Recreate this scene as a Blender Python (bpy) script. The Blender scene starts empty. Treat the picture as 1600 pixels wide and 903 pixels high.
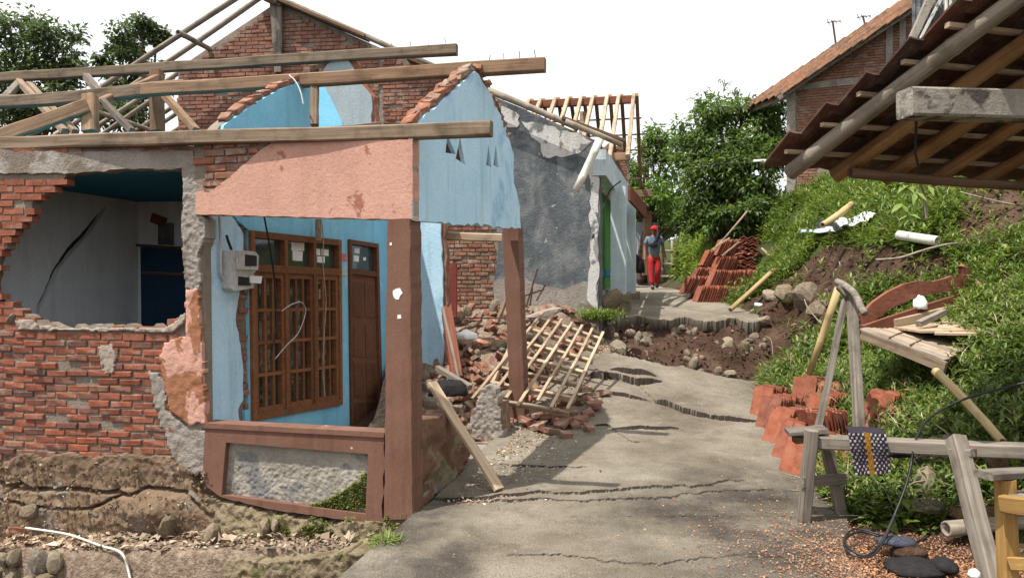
import bpy, bmesh, math, random
import numpy as np
from mathutils import Vector, Matrix, Euler
from mathutils.geometry import tessellate_polygon

random.seed(11)
rng = np.random.default_rng(11)
S = bpy.context.scene
R = math.radians

# ------------------------------------------------------------------ camera, sky, sun, exposure
F, CX, CY, CAMZ = 1180.0, 800.0, 451.5, 1.6
cam_d = bpy.data.cameras.new('camera'); cam = bpy.data.objects.new('camera', cam_d)
S.collection.objects.link(cam); S.camera = cam
cam.location = (0, 0, CAMZ); cam.rotation_euler = (R(90), 0, 0)
cam_d.sensor_width = 36; cam_d.lens = 36 * F / 1600
cam_d.clip_start = 0.05; cam_d.clip_end = 2000

SUN = Vector((-0.335, -0.235, 0.91)).normalized()          # towards the sun
w = bpy.data.worlds.new('World'); S.world = w; w.use_nodes = True
nt = w.node_tree; bg = nt.nodes['Background']
sky = nt.nodes.new('ShaderNodeTexSky'); sky.sky_type = 'NISHITA'; sky.sun_disc = False
sky.sun_elevation = math.asin(SUN.z); sky.sun_rotation = math.atan2(SUN.x, SUN.y)
sky.dust_density = 4.0; sky.air_density = 1.0
mixs = nt.nodes.new('ShaderNodeMix'); mixs.data_type = 'RGBA'
mixs.inputs[0].default_value = 0.86
nt.links.new(sky.outputs[0], mixs.inputs[6])
mixs.inputs[7].default_value = (10.4, 10.5, 10.7, 1)                # thin bright cloud cover over the whole sky
nt.links.new(mixs.outputs[2], bg.inputs[0]); bg.inputs[1].default_value = 0.10
sl = bpy.data.lights.new('sun', 'SUN'); so = bpy.data.objects.new('sun', sl); S.collection.objects.link(so)
sl.energy = 5.0; sl.angle = R(0.6); sl.color = (1.0, 0.955, 0.89)
so.rotation_euler = (-SUN).to_track_quat('-Z', 'Y').to_euler()
S.view_settings.view_transform = 'Standard'; S.view_settings.look = 'None'
S.view_settings.gamma = 1.0; S.view_settings.exposure = 0.5
S.cycles.max_bounces = 6; S.cycles.diffuse_bounces = 3; S.cycles.transparent_max_bounces = 8
S.cycles.use_denoising = True

# ------------------------------------------------------------------ pixel geometry
def P(x, y, Y): return Vector(((x - CX) / F * Y, Y, CAMZ + (CY - y) / F * Y))

class Fr:
    """a vertical wall plane: origin, horizontal direction u (to the right seen from the front), normal n to the front"""
    def __init__(s, o, u):
        s.o = Vector((o[0], o[1], 0)); s.u = Vector((u[0], u[1], 0)).normalized(); s.n = Vector((s.u.y, -s.u.x, 0))
    def px(s, x, y):
        r = Vector(((x - CX) / F, 1, (CY - y) / F)); c = Vector((0, 0, CAMZ))
        p = c + r * ((s.o - c).dot(s.n) / r.dot(s.n))
        return ((p - s.o).dot(s.u), p.z)
    def pl(s, pts): return [s.px(*p) for p in pts]
    def pt(s, a, h, d=0): return s.o + s.u * a + Vector((0, 0, h)) + s.n * d
    def rz(s): return math.atan2(s.u.y, s.u.x)

def inpoly(poly, x, y):
    c = False; n = len(poly)
    for i in range(n):
        x1, y1 = poly[i]; x2, y2 = poly[i - 1]
        if (y1 > y) != (y2 > y) and x < (x2 - x1) * (y - y1) / (y2 - y1) + x1: c = not c
    return c

def jag(poly, amp, step, closed=True, seed=0):
    rr = random.Random(seed); out = []; n = len(poly)
    for i in range(n if closed else n - 1):
        (x0, y0), (x1, y1) = poly[i], poly[(i + 1) % n]
        L = math.hypot(x1 - x0, y1 - y0); k = max(1, int(L / step)); out.append((x0, y0))
        nx, ny = (-(y1 - y0) / (L + 1e-9), (x1 - x0) / (L + 1e-9))
        for j in range(1, k):
            t = j / k; e = rr.uniform(-amp, amp)
            out.append((x0 + (x1 - x0) * t + nx * e, y0 + (y1 - y0) * t + ny * e))
    if not closed: out.append(poly[-1])
    return out

def band(line, wid):
    """closed polygon around an open polyline; wid a number or list of half widths"""
    n = len(line); A = []; B = []
    for i, (x, y) in enumerate(line):
        x0, y0 = line[max(i - 1, 0)]; x1, y1 = line[min(i + 1, n - 1)]
        L = math.hypot(x1 - x0, y1 - y0) + 1e-9; nx, ny = -(y1 - y0) / L, (x1 - x0) / L
        k = wid[i] if isinstance(wid, (list, tuple)) else wid
        A.append((x + nx * k, y + ny * k)); B.append((x - nx * k, y - ny * k))
    return A + B[::-1]

# ------------------------------------------------------------------ numpy noise
def _hash(i, j, s):
    v = np.sin(i * 127.1 + j * 311.7 + s * 74.7) * 43758.5453
    return v - np.floor(v)
def vnoise(x, y, s=0):
    x = np.asarray(x, float); y = np.asarray(y, float)
    i, j = np.floor(x), np.floor(y); fx, fy = x - i, y - j
    fx = fx * fx * (3 - 2 * fx); fy = fy * fy * (3 - 2 * fy)
    a, b, c, d = _hash(i, j, s), _hash(i + 1, j, s), _hash(i, j + 1, s), _hash(i + 1, j + 1, s)
    return (a + (b - a) * fx) * (1 - fy) + (c + (d - c) * fx) * fy - 0.5
def fbm(x, y, s=0, o=4):
    v = 0; a = 1.0; f = 1.0
    for k in range(o): v = v + a * vnoise(np.asarray(x) * f, np.asarray(y) * f, s + k * 3); a *= .5; f *= 2.03
    return v
def sstep(a, b, x):
    t = np.clip((x - a) / (b - a), 0, 1); return t * t * (3 - 2 * t)
def pdist(X, Y, line):
    D = np.full(np.shape(X), 1e9)
    for (x0, y0), (x1, y1) in zip(line[:-1], line[1:]):
        dx, dy = x1 - x0, y1 - y0
        t = np.clip(((X - x0) * dx + (Y - y0) * dy) / (dx * dx + dy * dy + 1e-12), 0, 1)
        D = np.minimum(D, np.hypot(X - x0 - t * dx, Y - y0 - t * dy))
    return D

# ------------------------------------------------------------------ materials
def lin(c): return tuple(((v / 255) / 12.92 if v / 255 <= .04045 else ((v / 255 + .055) / 1.055) ** 2.4) for v in c) + (1,)
class NT:
    def __init__(s, name):
        s.m = bpy.data.materials.new(name); s.m.use_nodes = True; s.t = s.m.node_tree
        s.b = s.t.nodes['Principled BSDF']; s.tc = s.t.nodes.new('ShaderNodeTexCoord'); s.out = s.t.nodes['Material Output']
        s.vec = s.tc.outputs['Object']
    def n(s, t, **k):
        q = s.t.nodes.new(t)
        for a, v in k.items(): setattr(q, a, v)
        return q
    def l(s, a, b): s.t.links.new(a, b)
    def map(s, scale):
        q = s.n('ShaderNodeMapping'); s.l(s.vec, q.inputs[0]); q.inputs['Scale'].default_value = scale
        return q.outputs[0]
    def noise(s, scale, detail=6, rough=.6, vec=None, dist=0):
        detail = min(detail, 4); q = s.n('ShaderNodeTexNoise'); q.inputs['Scale'].default_value = scale; q.inputs['Detail'].default_value = detail
        q.inputs['Roughness'].default_value = rough; q.inputs['Distortion'].default_value = dist
        s.l(vec or s.vec, q.inputs['Vector']); return q.outputs[0]
    def ramp(s, fac, stops):
        q = s.n('ShaderNodeValToRGB'); s.l(fac, q.inputs[0]); e = q.color_ramp.elements
        while len(e) < len(stops): e.new(.5)
        for k, (p, c) in enumerate(stops): e[k].position = p; e[k].color = c if len(c) == 4 else tuple(c) + (1,)
        return q.outputs[0]
    def mix(s, fac, a, b, mode='MIX'):
        q = s.n('ShaderNodeMix', data_type='RGBA', blend_type=mode)
        for sock, v in ((q.inputs[0], fac), (q.inputs[6], a), (q.inputs[7], b)):
            if hasattr(v, 'links'): s.l(v, sock)
            else: sock.default_value = v
        return q.outputs[2]
    def bump(s, h, strength=.5, dist=.02):
        q = s.n('ShaderNodeBump'); q.inputs['Strength'].default_value = strength; q.inputs['Distance'].default_value = dist
        s.l(h, q.inputs['Height']); s.l(q.outputs[0], s.b.inputs['Normal'])
    def fin(s, col, rough=.9, spec=.25):
        if hasattr(col, 'links'): s.l(col, s.b.inputs['Base Color'])
        else: s.b.inputs['Base Color'].default_value = col
        s.b.inputs['Roughness'].default_value = rough; s.b.inputs['Specular IOR Level'].default_value = spec
        return s.m
    def rnd(s):
        return s.n('ShaderNodeObjectInfo').outputs['Random']
    def off(s):
        """object coordinates shifted by the object's random number"""
        i = s.n('ShaderNodeObjectInfo'); q = s.n('ShaderNodeVectorMath', operation='MULTIPLY_ADD')
        cmb = s.n('ShaderNodeCombineXYZ')
        for k in range(3): s.l(i.outputs['Random'], cmb.inputs[k])
        s.l(cmb.outputs[0], q.inputs[0]); q.inputs[1].default_value = (37, 53, 71); s.l(s.tc.outputs['Object'], q.inputs[2])
        s.vec = q.outputs[0]

def G1(v): return (v, v, v, 1)

def plaster(name, cols, patch=None, pt=(.56, .62), pscale=2.2, fine=60, bump=.4, rough=.92, dirt=(.42, .36, .29, 1), dirtamt=.35, spots=None):
    t = NT(name)
    c = t.ramp(t.noise(3.0, 5), [(.3, cols[0]), (.7, cols[1])])
    if patch: c = t.mix(t.ramp(t.noise(pscale, 8, .62, dist=.4), [(pt[0], G1(0)), (pt[1], G1(1))]), c, patch)
    streak = t.noise(1.0, 6, .6, t.map((9, 9, .8)))
    c = t.mix(t.ramp(streak, [(.5, G1(0)), (.75, G1(dirtamt))]), c, dirt, 'MULTIPLY')
    if spots: c = t.mix(t.ramp(t.noise(7, 7, .6), [(spots[0], G1(0)), (spots[0] + .02, G1(1))]), c, spots[1])
    c = t.mix(t.ramp(t.noise(fine, 4), [(.35, G1(.25)), (.6, G1(0))]), c, (.5, .47, .43, 1), 'MULTIPLY')
    t.bump(t.noise(fine * .5, 5, .75), bump, .02)
    return t.fin(c, rough)

def mat_brick(name, cols, dust, dustamt=.55):
    t = NT(name); t.off()
    c = t.ramp(t.rnd(), [(0, cols[0]), (.3, cols[1]), (.55, cols[2]), (.8, cols[3]), (1, cols[4])])
    c = t.mix(t.ramp(t.noise(14, 6), [(.35, G1(.55)), (.62, G1(0))]), c, (.45, .4, .38, 1), 'MULTIPLY')
    c = t.mix(t.ramp(t.noise(9, 7, .65), [(.53, G1(0)), (.66, G1(dustamt))]), c, dust)
    t.bump(t.noise(70, 6, .7), .6, .008)
    return t.fin(c, .95, .15)

def mat_wood(name, cols, stain=(.3, .28, .25, 1), stainamt=.6, ring=1):
    t = NT(name); t.off()
    g = t.noise(1, 6, .6, t.map((1.6, 40, 40)) if False else None) if False else None
    q = t.n('ShaderNodeMapping'); t.l(t.vec, q.inputs[0]); q.inputs['Scale'].default_value = (1.4, 38, 38)
    gr = t.noise(1, 8, .62, q.outputs[0], .3)
    c = t.ramp(gr, [(.28, cols[0]), (.5, cols[1]), (.72, cols[2])])
    c = t.mix(t.ramp(t.noise(3.5, 7, .65), [(.5, G1(0)), (.68, G1(stainamt))]), c, stain, 'MULTIPLY')
    rv = t.n('ShaderNodeHueSaturation'); t.l(c, rv.inputs['Color'])
    mr = t.n('ShaderNodeMapRange'); t.l(t.rnd(), mr.inputs[0]); mr.inputs[3].default_value = .75; mr.inputs[4].default_value = 1.2
    t.l(mr.outputs[0], rv.inputs['Value'])
    t.bump(gr, .5, .006)
    return t.fin(rv.outputs[0], .85, .2)

def mat_leaf(name, cols, rough=.55, trans=.35):
    t = NT(name)
    g = t.n('ShaderNodeNewGeometry')
    c = t.ramp(g.outputs['Random Per Island'], [(0, cols[0]), (.45, cols[1]), (.85, cols[2]), (1, cols[3])])
    big = t.ramp(t.noise(1.1, 3), [(.35, (.8, .82, .78, 1)), (.65, (1.25, 1.2, 1.05, 1))])
    c = t.mix(1.0, c, big, 'MULTIPLY')
    t.fin(c, rough, .35)
    tr = t.n('ShaderNodeBsdfTranslucent'); br = t.mix(1.0, c, (1.15, 1.35, .6, 1), 'MULTIPLY'); t.l(br, tr.inputs[0])
    mx = t.n('ShaderNodeMixShader'); mx.inputs[0].default_value = trans
    t.l(t.b.outputs[0], mx.inputs[1]); t.l(tr.outputs[0], mx.inputs[2]); t.l(mx.outputs[0], t.out.inputs[0])
    return t.m

def plain(name, col, rough=.6, spec=.4, vary=.15, scale=20, bump=.15, metal=0):
    t = NT(name); d = tuple(v * (1 - vary * 2) for v in col[:3]) + (1,)
    c = t.ramp(t.noise(scale, 5), [(.35, d), (.65, col)])
    t.bump(t.noise(scale * 3, 4), bump, .005); t.b.inputs['Metallic'].default_value = metal
    return t.fin(c, rough, spec)

M = {}
M['brick'] = mat_brick('brick_red', [(.17, .075, .053, 1), (.25, .083, .05, 1), (.32, .108, .062, 1), (.24, .11, .075, 1), (.15, .078, .062, 1)], (.27, .2, .15, 1), .6)
M['brick_old'] = mat_brick('brick_dusty', [(.22, .095, .06, 1), (.25, .14, .1, 1), (.3, .12, .07, 1), (.24, .17, .12, 1), (.2, .12, .08, 1)], (.33, .28, .23, 1), .75)
M['brick_gable'] = mat_brick('brick_gable', [(.21, .095, .066, 1), (.26, .105, .07, 1), (.3, .125, .08, 1), (.2, .105, .078, 1), (.15, .085, .066, 1)], (.34, .26, .2, 1), .5)
M['brick_stuff'] = M['brick_gable']
def islandbrick(name, cols):
    t = NT(name); g = t.n('ShaderNodeNewGeometry')
    c = t.ramp(g.outputs['Random Per Island'], [(0, cols[0]), (.35, cols[1]), (.6, cols[2]), (1, cols[3])])
    c = t.mix(t.ramp(t.noise(6, 7, .65), [(.5, G1(0)), (.66, G1(.6))]), c, (.33, .26, .2, 1))
    t.bump(t.noise(60, 5, .7), .5, .008); return t.fin(c, .95, .15)
M['brick_far'] = islandbrick('brick_far', [(.17, .085, .062, 1), (.22, .1, .07, 1), (.26, .115, .078, 1), (.18, .1, .075, 1)])
M['mortar'] = plaster('mortar', [(.2, .165, .13, 1), (.3, .25, .2, 1)], fine=90, bump=.9)
M['mortar_pale'] = plaster('mortar_pale', [(.3, .25, .2, 1), (.4, .34, .28, 1)], fine=80, bump=.9)
M['cement'] = plaster('cement', [(.23, .2, .17, 1), (.36, .33, .29, 1)], fine=55, bump=1.0, patch=(.2, .165, .13, 1))
M['mud'] = plaster('mud_plaster', [(.15, .1, .062, 1), (.23, .16, .105, 1)], patch=(.2, .165, .13, 1), fine=70, bump=.8, pscale=3)
M['pink'] = plaster('pink_plaster', [(.47, .26, .195, 1), (.54, .31, .24, 1)], patch=(.32, .14, .095, 1), pt=(.615, .64), pscale=3.4, bump=.35, dirtamt=.2)
M['pink2'] = plaster('pink_flaking_plaster', [(.56, .32, .25, 1), (.5, .27, .2, 1)], patch=(.31, .14, .075, 1), pt=(.5, .52), pscale=2.2, bump=.5)
M['brown'] = plaster('brown_paint', [(.14, .07, .047, 1), (.185, .097, .068, 1)], bump=.12, spots=(.71, (.5, .4, .33, 1)), dirtamt=.5)
M['brownflake'] = plaster('brown_flaking', [(.14, .075, .048, 1), (.18, .1, .062, 1)], patch=(.2, .165, .1, 1), pt=(.5, .53), pscale=2.6, bump=.9)
M['blue'] = plaster('blue_plaster', [(.42, .64, .79, 1), (.52, .72, .84, 1)], patch=(.26, .46, .63, 1), pt=(.55, .68), pscale=1.6, bump=.3, dirtamt=.35, spots=(.72, (.5, .47, .42, 1)))
M['bluebright'] = plaster('bright_blue_plaster', [(.19, .5, .68, 1), (.25, .56, .74, 1)], patch=(.5, .66, .72, 1), pt=(.6, .72), bump=.25, dirtamt=.3)
M['navy'] = plaster('dark_blue_paint', [(.02, .17, .27, 1), (.03, .21, .32, 1)], bump=.15)
M['bluegrey'] = plaster('grey_render', [(.27, .32, .34, 1), (.33, .37, .38, 1)], bump=.25)
M['roomwall'] = plaster('room_plaster', [(.72, .76, .79, 1), (.8, .83, .85, 1)], bump=.2, dirtamt=.3)
M['greywall'] = plaster('grey_wall', [(.068, .08, .09, 1), (.13, .145, .153, 1)], patch=(.24, .245, .245, 1), pt=(.46, .7), pscale=2.6, bump=.8, spots=(.66, (.36, .355, .34, 1)), dirtamt=.5)
M['whitewall'] = plaster('flaking_white', [(.5, .49, .47, 1), (.62, .61, .58, 1)], patch=(.2, .2, .2, 1), pt=(.53, .57), pscale=3, bump=.6)
M['paleblue'] = plaster('pale_blue_column', [(.45, .54, .58, 1), (.55, .62, .65, 1)], patch=(.36, .36, .35, 1), pt=(.6, .7), bump=.3)
M['green'] = plaster('green_wall', [(.06, .2, .05, 1), (.08, .25, .07, 1)], bump=.2)
M['pebble'] = plaster('pebble_dash', [(.21, .195, .165, 1), (.34, .315, .265, 1)], patch=(.17, .17, .165, 1), pscale=2, fine=40, bump=.8)
M['wood_beam'] = mat_wood('weathered_beam', [(.11, .08, .055, 1), (.19, .14, .095, 1), (.27, .205, .145, 1)])
M['wood_warm'] = mat_wood('warm_timber', [(.15, .085, .05, 1), (.24, .15, .09, 1), (.32, .21, .13, 1)])
M['wood_grey'] = mat_wood('grey_timber', [(.1, .085, .068, 1), (.18, .155, .125, 1), (.27, .235, .195, 1)])
M['wood_pale'] = mat_wood('pale_batten', [(.24, .17, .11, 1), (.35, .26, .175, 1), (.44, .345, .24, 1)], stainamt=.55)
M['wood_dark'] = mat_wood('dark_timber', [(.09, .055, .035, 1), (.14, .085, .05, 1), (.2, .12, .075, 1)])
M['wood_win'] = mat_wood('window_wood', [(.13, .05, .02, 1), (.18, .075, .032, 1), (.24, .105, .05, 1)], stainamt=.3)
M['wood_door'] = mat_wood('door_wood', [(.1, .042, .022, 1), (.13, .055, .03, 1), (.17, .075, .04, 1)], stainamt=.3)
M['wood_red'] = mat_wood('red_brown_wood', [(.13, .045, .028, 1), (.18, .065, .04, 1), (.24, .095, .06, 1)], stainamt=.4)
M['wood_yellow'] = mat_wood('yellow_wood', [(.2, .11, .035, 1), (.29, .17, .055, 1), (.36, .225, .085, 1)], stainamt=.5)
M['bamboo'] = mat_wood('yellow_bamboo', [(.24, .17, .075, 1), (.36, .27, .13, 1), (.45, .35, .19, 1)], stainamt=.4)
M['bamboo_o'] = mat_wood('orange_bamboo', [(.2, .105, .045, 1), (.31, .175, .075, 1), (.4, .245, .125, 1)], stainamt=.5)
M['bamboo_g'] = mat_wood('grey_bamboo', [(.17, .135, .1, 1), (.26, .22, .17, 1), (.35, .3, .245, 1)], stainamt=.5)
M['terracotta'] = mat_brick('terracotta_tile', [(.23, .075, .045, 1), (.3, .1, .058, 1), (.34, .12, .07, 1), (.27, .1, .065, 1), (.19, .08, .058, 1)], (.36, .2, .13, 1), .3)
M['tile_old'] = mat_brick('old_roof_tile', [(.075, .04, .03, 1), (.11, .052, .037, 1), (.13, .06, .042, 1), (.085, .052, .042, 1), (.06, .04, .034, 1)], (.14, .11, .085, 1), .6)
M['tile_roof'] = mat_brick('weathered_roof_tile', [(.15, .08, .047, 1), (.2, .1, .055, 1), (.23, .11, .06, 1), (.13, .075, .05, 1), (.1, .062, .046, 1)], (.2, .14, .085, 1), .7)
M['stone'] = mat_brick('field_stone', [(.16, .125, .08, 1), (.22, .18, .12, 1), (.27, .225, .16, 1), (.15, .13, .1, 1), (.2, .15, .1, 1)], (.33, .28, .21, 1), .6)
M['stone_dirty'] = mat_brick('dirty_stone', [(.1, .075, .055, 1), (.15, .12, .09, 1), (.2, .165, .125, 1), (.11, .09, .075, 1), (.14, .1, .075, 1)], (.09, .06, .042, 1), .8)
M['pvc'] = plain('white_pvc', (.68, .66, .58, 1), .45, .4, .12, 8)
M['white'] = plain('white_paper', (.75, .76, .76, 1), .8, .2, .06)
M['greywhite'] = plain('meter_casing', (.5, .5, .48, 1), .5, .4, .15)
M['black'] = plain('black_rubber', (.012, .012, .013, 1), .5, .4, .2)
M['darkcloth'] = plain('dark_cloth', (.028, .026, .027, 1), .95, .1, .2, 40, .5)
M['rust'] = plain('rusty_iron', (.1, .06, .045, 1), .8, .2, .3)
M['redpaint'] = plaster('red_brown_panel', [(.17, .035, .025, 1), (.24, .06, .045, 1)], bump=.3)
M['pinkcloth'] = plain('pink_foam', (.55, .2, .2, 1), .9, .1)
M['ragcloth'] = plain('rag_cloth', (.07, .075, .1, 1), .95, .1, .3, 60, .5)
M['sheet'] = plain('zinc_sheet', (.5, .56, .63, 1), .55, .5, .12, 3, .1)
M['tarpblack'] = plain('black_tarp', (.02, .022, .026, 1), .35, .5, .2)
M['skin'] = plain('skin', (.24, .125, .08, 1), .6, .3, .05)
M['redcloth'] = plain('red_cloth', (.42, .03, .03, 1), .9, .1, .15)
M['bluecloth'] = plain('blue_grey_cloth', (.16, .21, .28, 1), .9, .1, .15)
M['bluecan'] = plain('blue_plastic', (.25, .45, .62, 1), .5, .4, .05)

t = NT('window_glass'); t.b.inputs['Transmission Weight'].default_value = .25
t.bump(t.noise(2, 2), .05, .01); M['glass'] = t.fin((.06, .075, .065, 1), .06, .9)

# road: worn concrete, wet dark patches, cracks coloured dark for their shade as well as soil
t = NT('worn_concrete')
at = t.n('ShaderNodeAttribute', attribute_name='crack')
c = t.ramp(t.noise(.9, 6, .6), [(.3, (.165, .138, .102, 1)), (.48, (.25, .215, .163, 1)), (.68, (.34, .3, .235, 1))])
c = t.mix(t.ramp(t.noise(5, 5, .7), [(.36, G1(.5)), (.5, G1(0))]), c, (.62, .59, .56, 1), 'MULTIPLY')
c = t.mix(t.ramp(t.noise(2.3, 5, .7), [(.56, G1(0)), (.7, G1(.6))]), c, (.37, .335, .275, 1))
dk = t.ramp(t.noise(.55, 5, .55, dist=.6), [(.54, G1(0)), (.7, G1(.5))])
c = t.mix(dk, c, (.55, .53, .52, 1), 'MULTIPLY')
at2 = t.n('ShaderNodeAttribute', attribute_name='wet')
nz = t.n('ShaderNodeMath', operation='MULTIPLY'); t.l(at2.outputs['Fac'], nz.inputs[0]); t.l(t.ramp(t.noise(1.6, 6, .6), [(.34, G1(.1)), (.58, G1(1))]), nz.inputs[1])
c = t.mix(nz.outputs[0], c, (.34, .33, .35, 1), 'MULTIPLY')
c = t.mix(t.ramp(t.noise(130, 3, .7), [(.38, G1(.8)), (.58, G1(0))]), c, (.35, .33, .3, 1), 'MULTIPLY')
c = t.mix(t.ramp(t.noise(30, 5, .7), [(.6, G1(0)), (.72, G1(.5))]), c, (.3, .28, .25, 1))
c = t.mix(at.outputs['Fac'], c, (.035, .025, .018, 1))
t.bump(t.noise(45, 8, .8), 1.0, .02)
M['road'] = t.fin(c, .88, .25)

t = NT('brown_soil')
at = t.n('ShaderNodeAttribute', attribute_name='grass')
c = t.ramp(t.noise(2.2, 9, .68), [(.3, (.035, .019, .012, 1)), (.5, (.068, .039, .026, 1)), (.72, (.12, .075, .053, 1))])
c = t.mix(t.ramp(t.noise(25, 6, .7), [(.55, G1(0)), (.7, G1(.5))]), c, (.15, .11, .085, 1))
gm = t.n('ShaderNodeMath', operation='MULTIPLY'); t.l(at.outputs['Fac'], gm.inputs[0]); t.l(t.ramp(t.noise(5, 5), [(.35, G1(.4)), (.6, G1(1))]), gm.inputs[1])
c = t.mix(gm.outputs[0], c, (.045, .075, .02, 1))
t.bump(t.mix(.5, t.noise(9, 9, .72), t.noise(40, 6, .7)), 1.0, .06)
M['soil'] = t.fin(c, .97, .1)

t = NT('dusty_debris')
c = t.ramp(t.noise(18, 8, .75), [(.3, (.12, .08, .055, 1)), (.5, (.22, .165, .12, 1)), (.7, (.36, .29, .225, 1))])
t.bump(t.noise(22, 8, .75), 1, .04); M['debris'] = t.fin(c, .97, .1)
t = NT('mossy_render')
c = t.ramp(t.noise(5, 8, .7), [(.35, (.14, .105, .065, 1)), (.55, (.25, .2, .13, 1)), (.68, (.08, .085, .025, 1))])
t.bump(t.noise(26, 8, .75), 1, .03); M['mossy'] = t.fin(c, .97, .1)
M['leaf'] = mat_leaf('weed_leaf', [(.065, .1, .026, 1), (.11, .16, .04, 1), (.17, .22, .06, 1), (.3, .3, .14, 1)])
M['grassleaf'] = mat_leaf('grass_leaf', [(.1, .15, .032, 1), (.155, .22, .05, 1), (.22, .275, .075, 1), (.33, .31, .15, 1)])
M['treeleaf'] = mat_leaf('tree_leaf', [(.055, .088, .026, 1), (.088, .135, .04, 1), (.13, .185, .058, 1), (.21, .25, .1, 1)], .5, .45)
M['treeleaf2'] = mat_leaf('bright_tree_leaf', [(.05, .1, .02, 1), (.085, .16, .03, 1), (.13, .22, .045, 1), (.25, .24, .05, 1)], .5, .35)
M['treeleaf3'] = mat_leaf('dark_tree_leaf', [(.055, .075, .042, 1), (.082, .11, .06, 1), (.115, .145, .08, 1), (.16, .19, .105, 1)], .5, .45)
M['moss'] = mat_leaf('moss', [(.1, .125, .03, 1), (.16, .185, .045, 1), (.22, .235, .07, 1), (.3, .29, .12, 1)])
M['bark'] = plain('bark', (.12, .085, .06, 1), .95, .1, .25, 12, .8)
M['shaving'] = mat_leaf('wood_shaving', [(.22, .1, .06, 1), (.32, .16, .095, 1), (.4, .22, .135, 1), (.5, .34, .23, 1)], .9, .1)
M['grit'] = mat_leaf('earth_grit', [(.09, .06, .04, 1), (.15, .105, .07, 1), (.21, .155, .11, 1), (.3, .24, .18, 1)], .95, .0)
M['chip'] = mat_leaf('pale_chip', [(.16, .1, .07, 1), (.28, .21, .16, 1), (.4, .32, .25, 1), (.5, .42, .34, 1)], .95, .02)

# ------------------------------------------------------------------ mesh tools
COL = S.collection
def wloc(o):
    v = Vector((0, 0, 0))
    while o is not None: v = v + o.location; o = o.parent
    return v
def props(o, label=None, cat=None, group=None, kind=None):
    if cat and not kind: kind = 'thing'
    if label: o['label'] = label
    if cat: o['category'] = cat
    if group: o['group'] = group
    if kind: o['kind'] = kind
    return o
def thing(name, label, cat, loc, group=None):
    o = bpy.data.objects.new(name, None); o.empty_display_size = .1; COL.objects.link(o); o.location = loc
    return props(o, label, cat, group)
def link(name, me, mat, parent=None, loc=(0, 0, 0), rot=None, scale=None):
    o = bpy.data.objects.new(name, me); COL.objects.link(o)
    if mat is not None and len(me.materials) == 0: me.materials.append(mat)
    if parent is not None: o.parent = parent; o.location = Vector(loc) - wloc(parent)
    else: o.location = loc
    if rot is not None: o.rotation_euler = rot
    if scale is not None: o.scale = scale
    return o
class MB:
    def __init__(s): s.v = []; s.f = []
    def add(s, vs, fs):
        n = len(s.v); s.v += [tuple(v) for v in vs]; s.f += [tuple(i + n for i in f) for f in fs]; return s
    def prism(s, fr, poly, d0, d1, holes=()):
        """outline in a wall plane, from d0 (front) to d1 (back)"""
        loops = [list(poly)] + [list(h) for h in holes]
        tri = tessellate_polygon([[Vector((a, h, 0)) for a, h in L] for L in loops])
        flat = [p for L in loops for p in L]; N = len(flat)
        vs = [fr.pt(a, h, d0) for a, h in flat] + [fr.pt(a, h, d1) for a, h in flat]
        fs = []
        for q in tri:
            (x0, y0), (x1, y1), (x2, y2) = (flat[i] for i in q)
            if (x1 - x0) * (y2 - y0) - (x2 - x0) * (y1 - y0) < 0: q = q[::-1]
            fs.append(tuple(q)); fs.append(tuple(i + N for i in reversed(q)))
        k = 0
        for L in loops:
            n = len(L)
            for i in range(n):
                j = (i + 1) % n; fs.append((k + i, k + i + N, k + j + N, k + j))
            k += n
        return s.add(vs, fs)
    def box(s, c, d, rz=0, jit=0):
        R3 = Matrix.Rotation(rz, 3, 'Z'); vs = []
        for z in (-1, 1):
            for x, y in ((-1, -1), (1, -1), (1, 1), (-1, 1)):
                vs.append(Vector(c) + R3 @ Vector((x * d[0] / 2, y * d[1] / 2, z * d[2] / 2)) + Vector([random.uniform(-jit, jit) for _ in range(3)]))
        return s.add(vs, [(0, 3, 2, 1), (4, 5, 6, 7), (0, 1, 5, 4), (1, 2, 6, 5), (2, 3, 7, 6), (3, 0, 4, 7)])
    def tube(s, pts, rad, n=8, caps=True):
        pts = [Vector(p) for p in pts]; vs = []; fs = []
        up = None
        for i, p in enumerate(pts):
            d = (pts[min(i + 1, len(pts) - 1)] - pts[max(i - 1, 0)]).normalized()
            if up is None: up = d.orthogonal().normalized()
            a = (up - d * up.dot(d)).normalized(); b = d.cross(a); up = a
            r = rad[i] if isinstance(rad, (list, tuple)) else rad
            for k in range(n): t = 2 * math.pi * k / n; vs.append(p + (a * math.cos(t) + b * math.sin(t)) * r)
        for i in range(len(pts) - 1):
            for k in range(n): fs.append((i * n + k, i * n + (k + 1) % n, (i + 1) * n + (k + 1) % n, (i + 1) * n + k))
        if caps: fs.append(tuple(range(n))[::-1]); fs.append(tuple((len(pts) - 1) * n + k for k in range(n)))
        return s.add(vs, fs)
    def build(s, name, mat, parent=None, smooth=False, fix=True):
        A = np.array([tuple(v) for v in s.v]); lo, hi = A.min(0), A.max(0)
        o = Vector(((lo[0] + hi[0]) / 2, (lo[1] + hi[1]) / 2, lo[2]))
        me = bpy.data.meshes.new(name); me.from_pydata([tuple(v) for v in A - np.array(o)], [], s.f)
        if fix:
            bm = bmesh.new(); bm.from_mesh(me); bmesh.ops.recalc_face_normals(bm, faces=bm.faces); bm.to_mesh(me); bm.free()
        if smooth: me.shade_smooth()
        return link(name, me, mat, parent, o)

def prism(name, fr, poly, d0, d1, mat, parent, holes=()): return MB().prism(fr, poly, d0, d1, holes).build(name, mat, parent)

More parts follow.
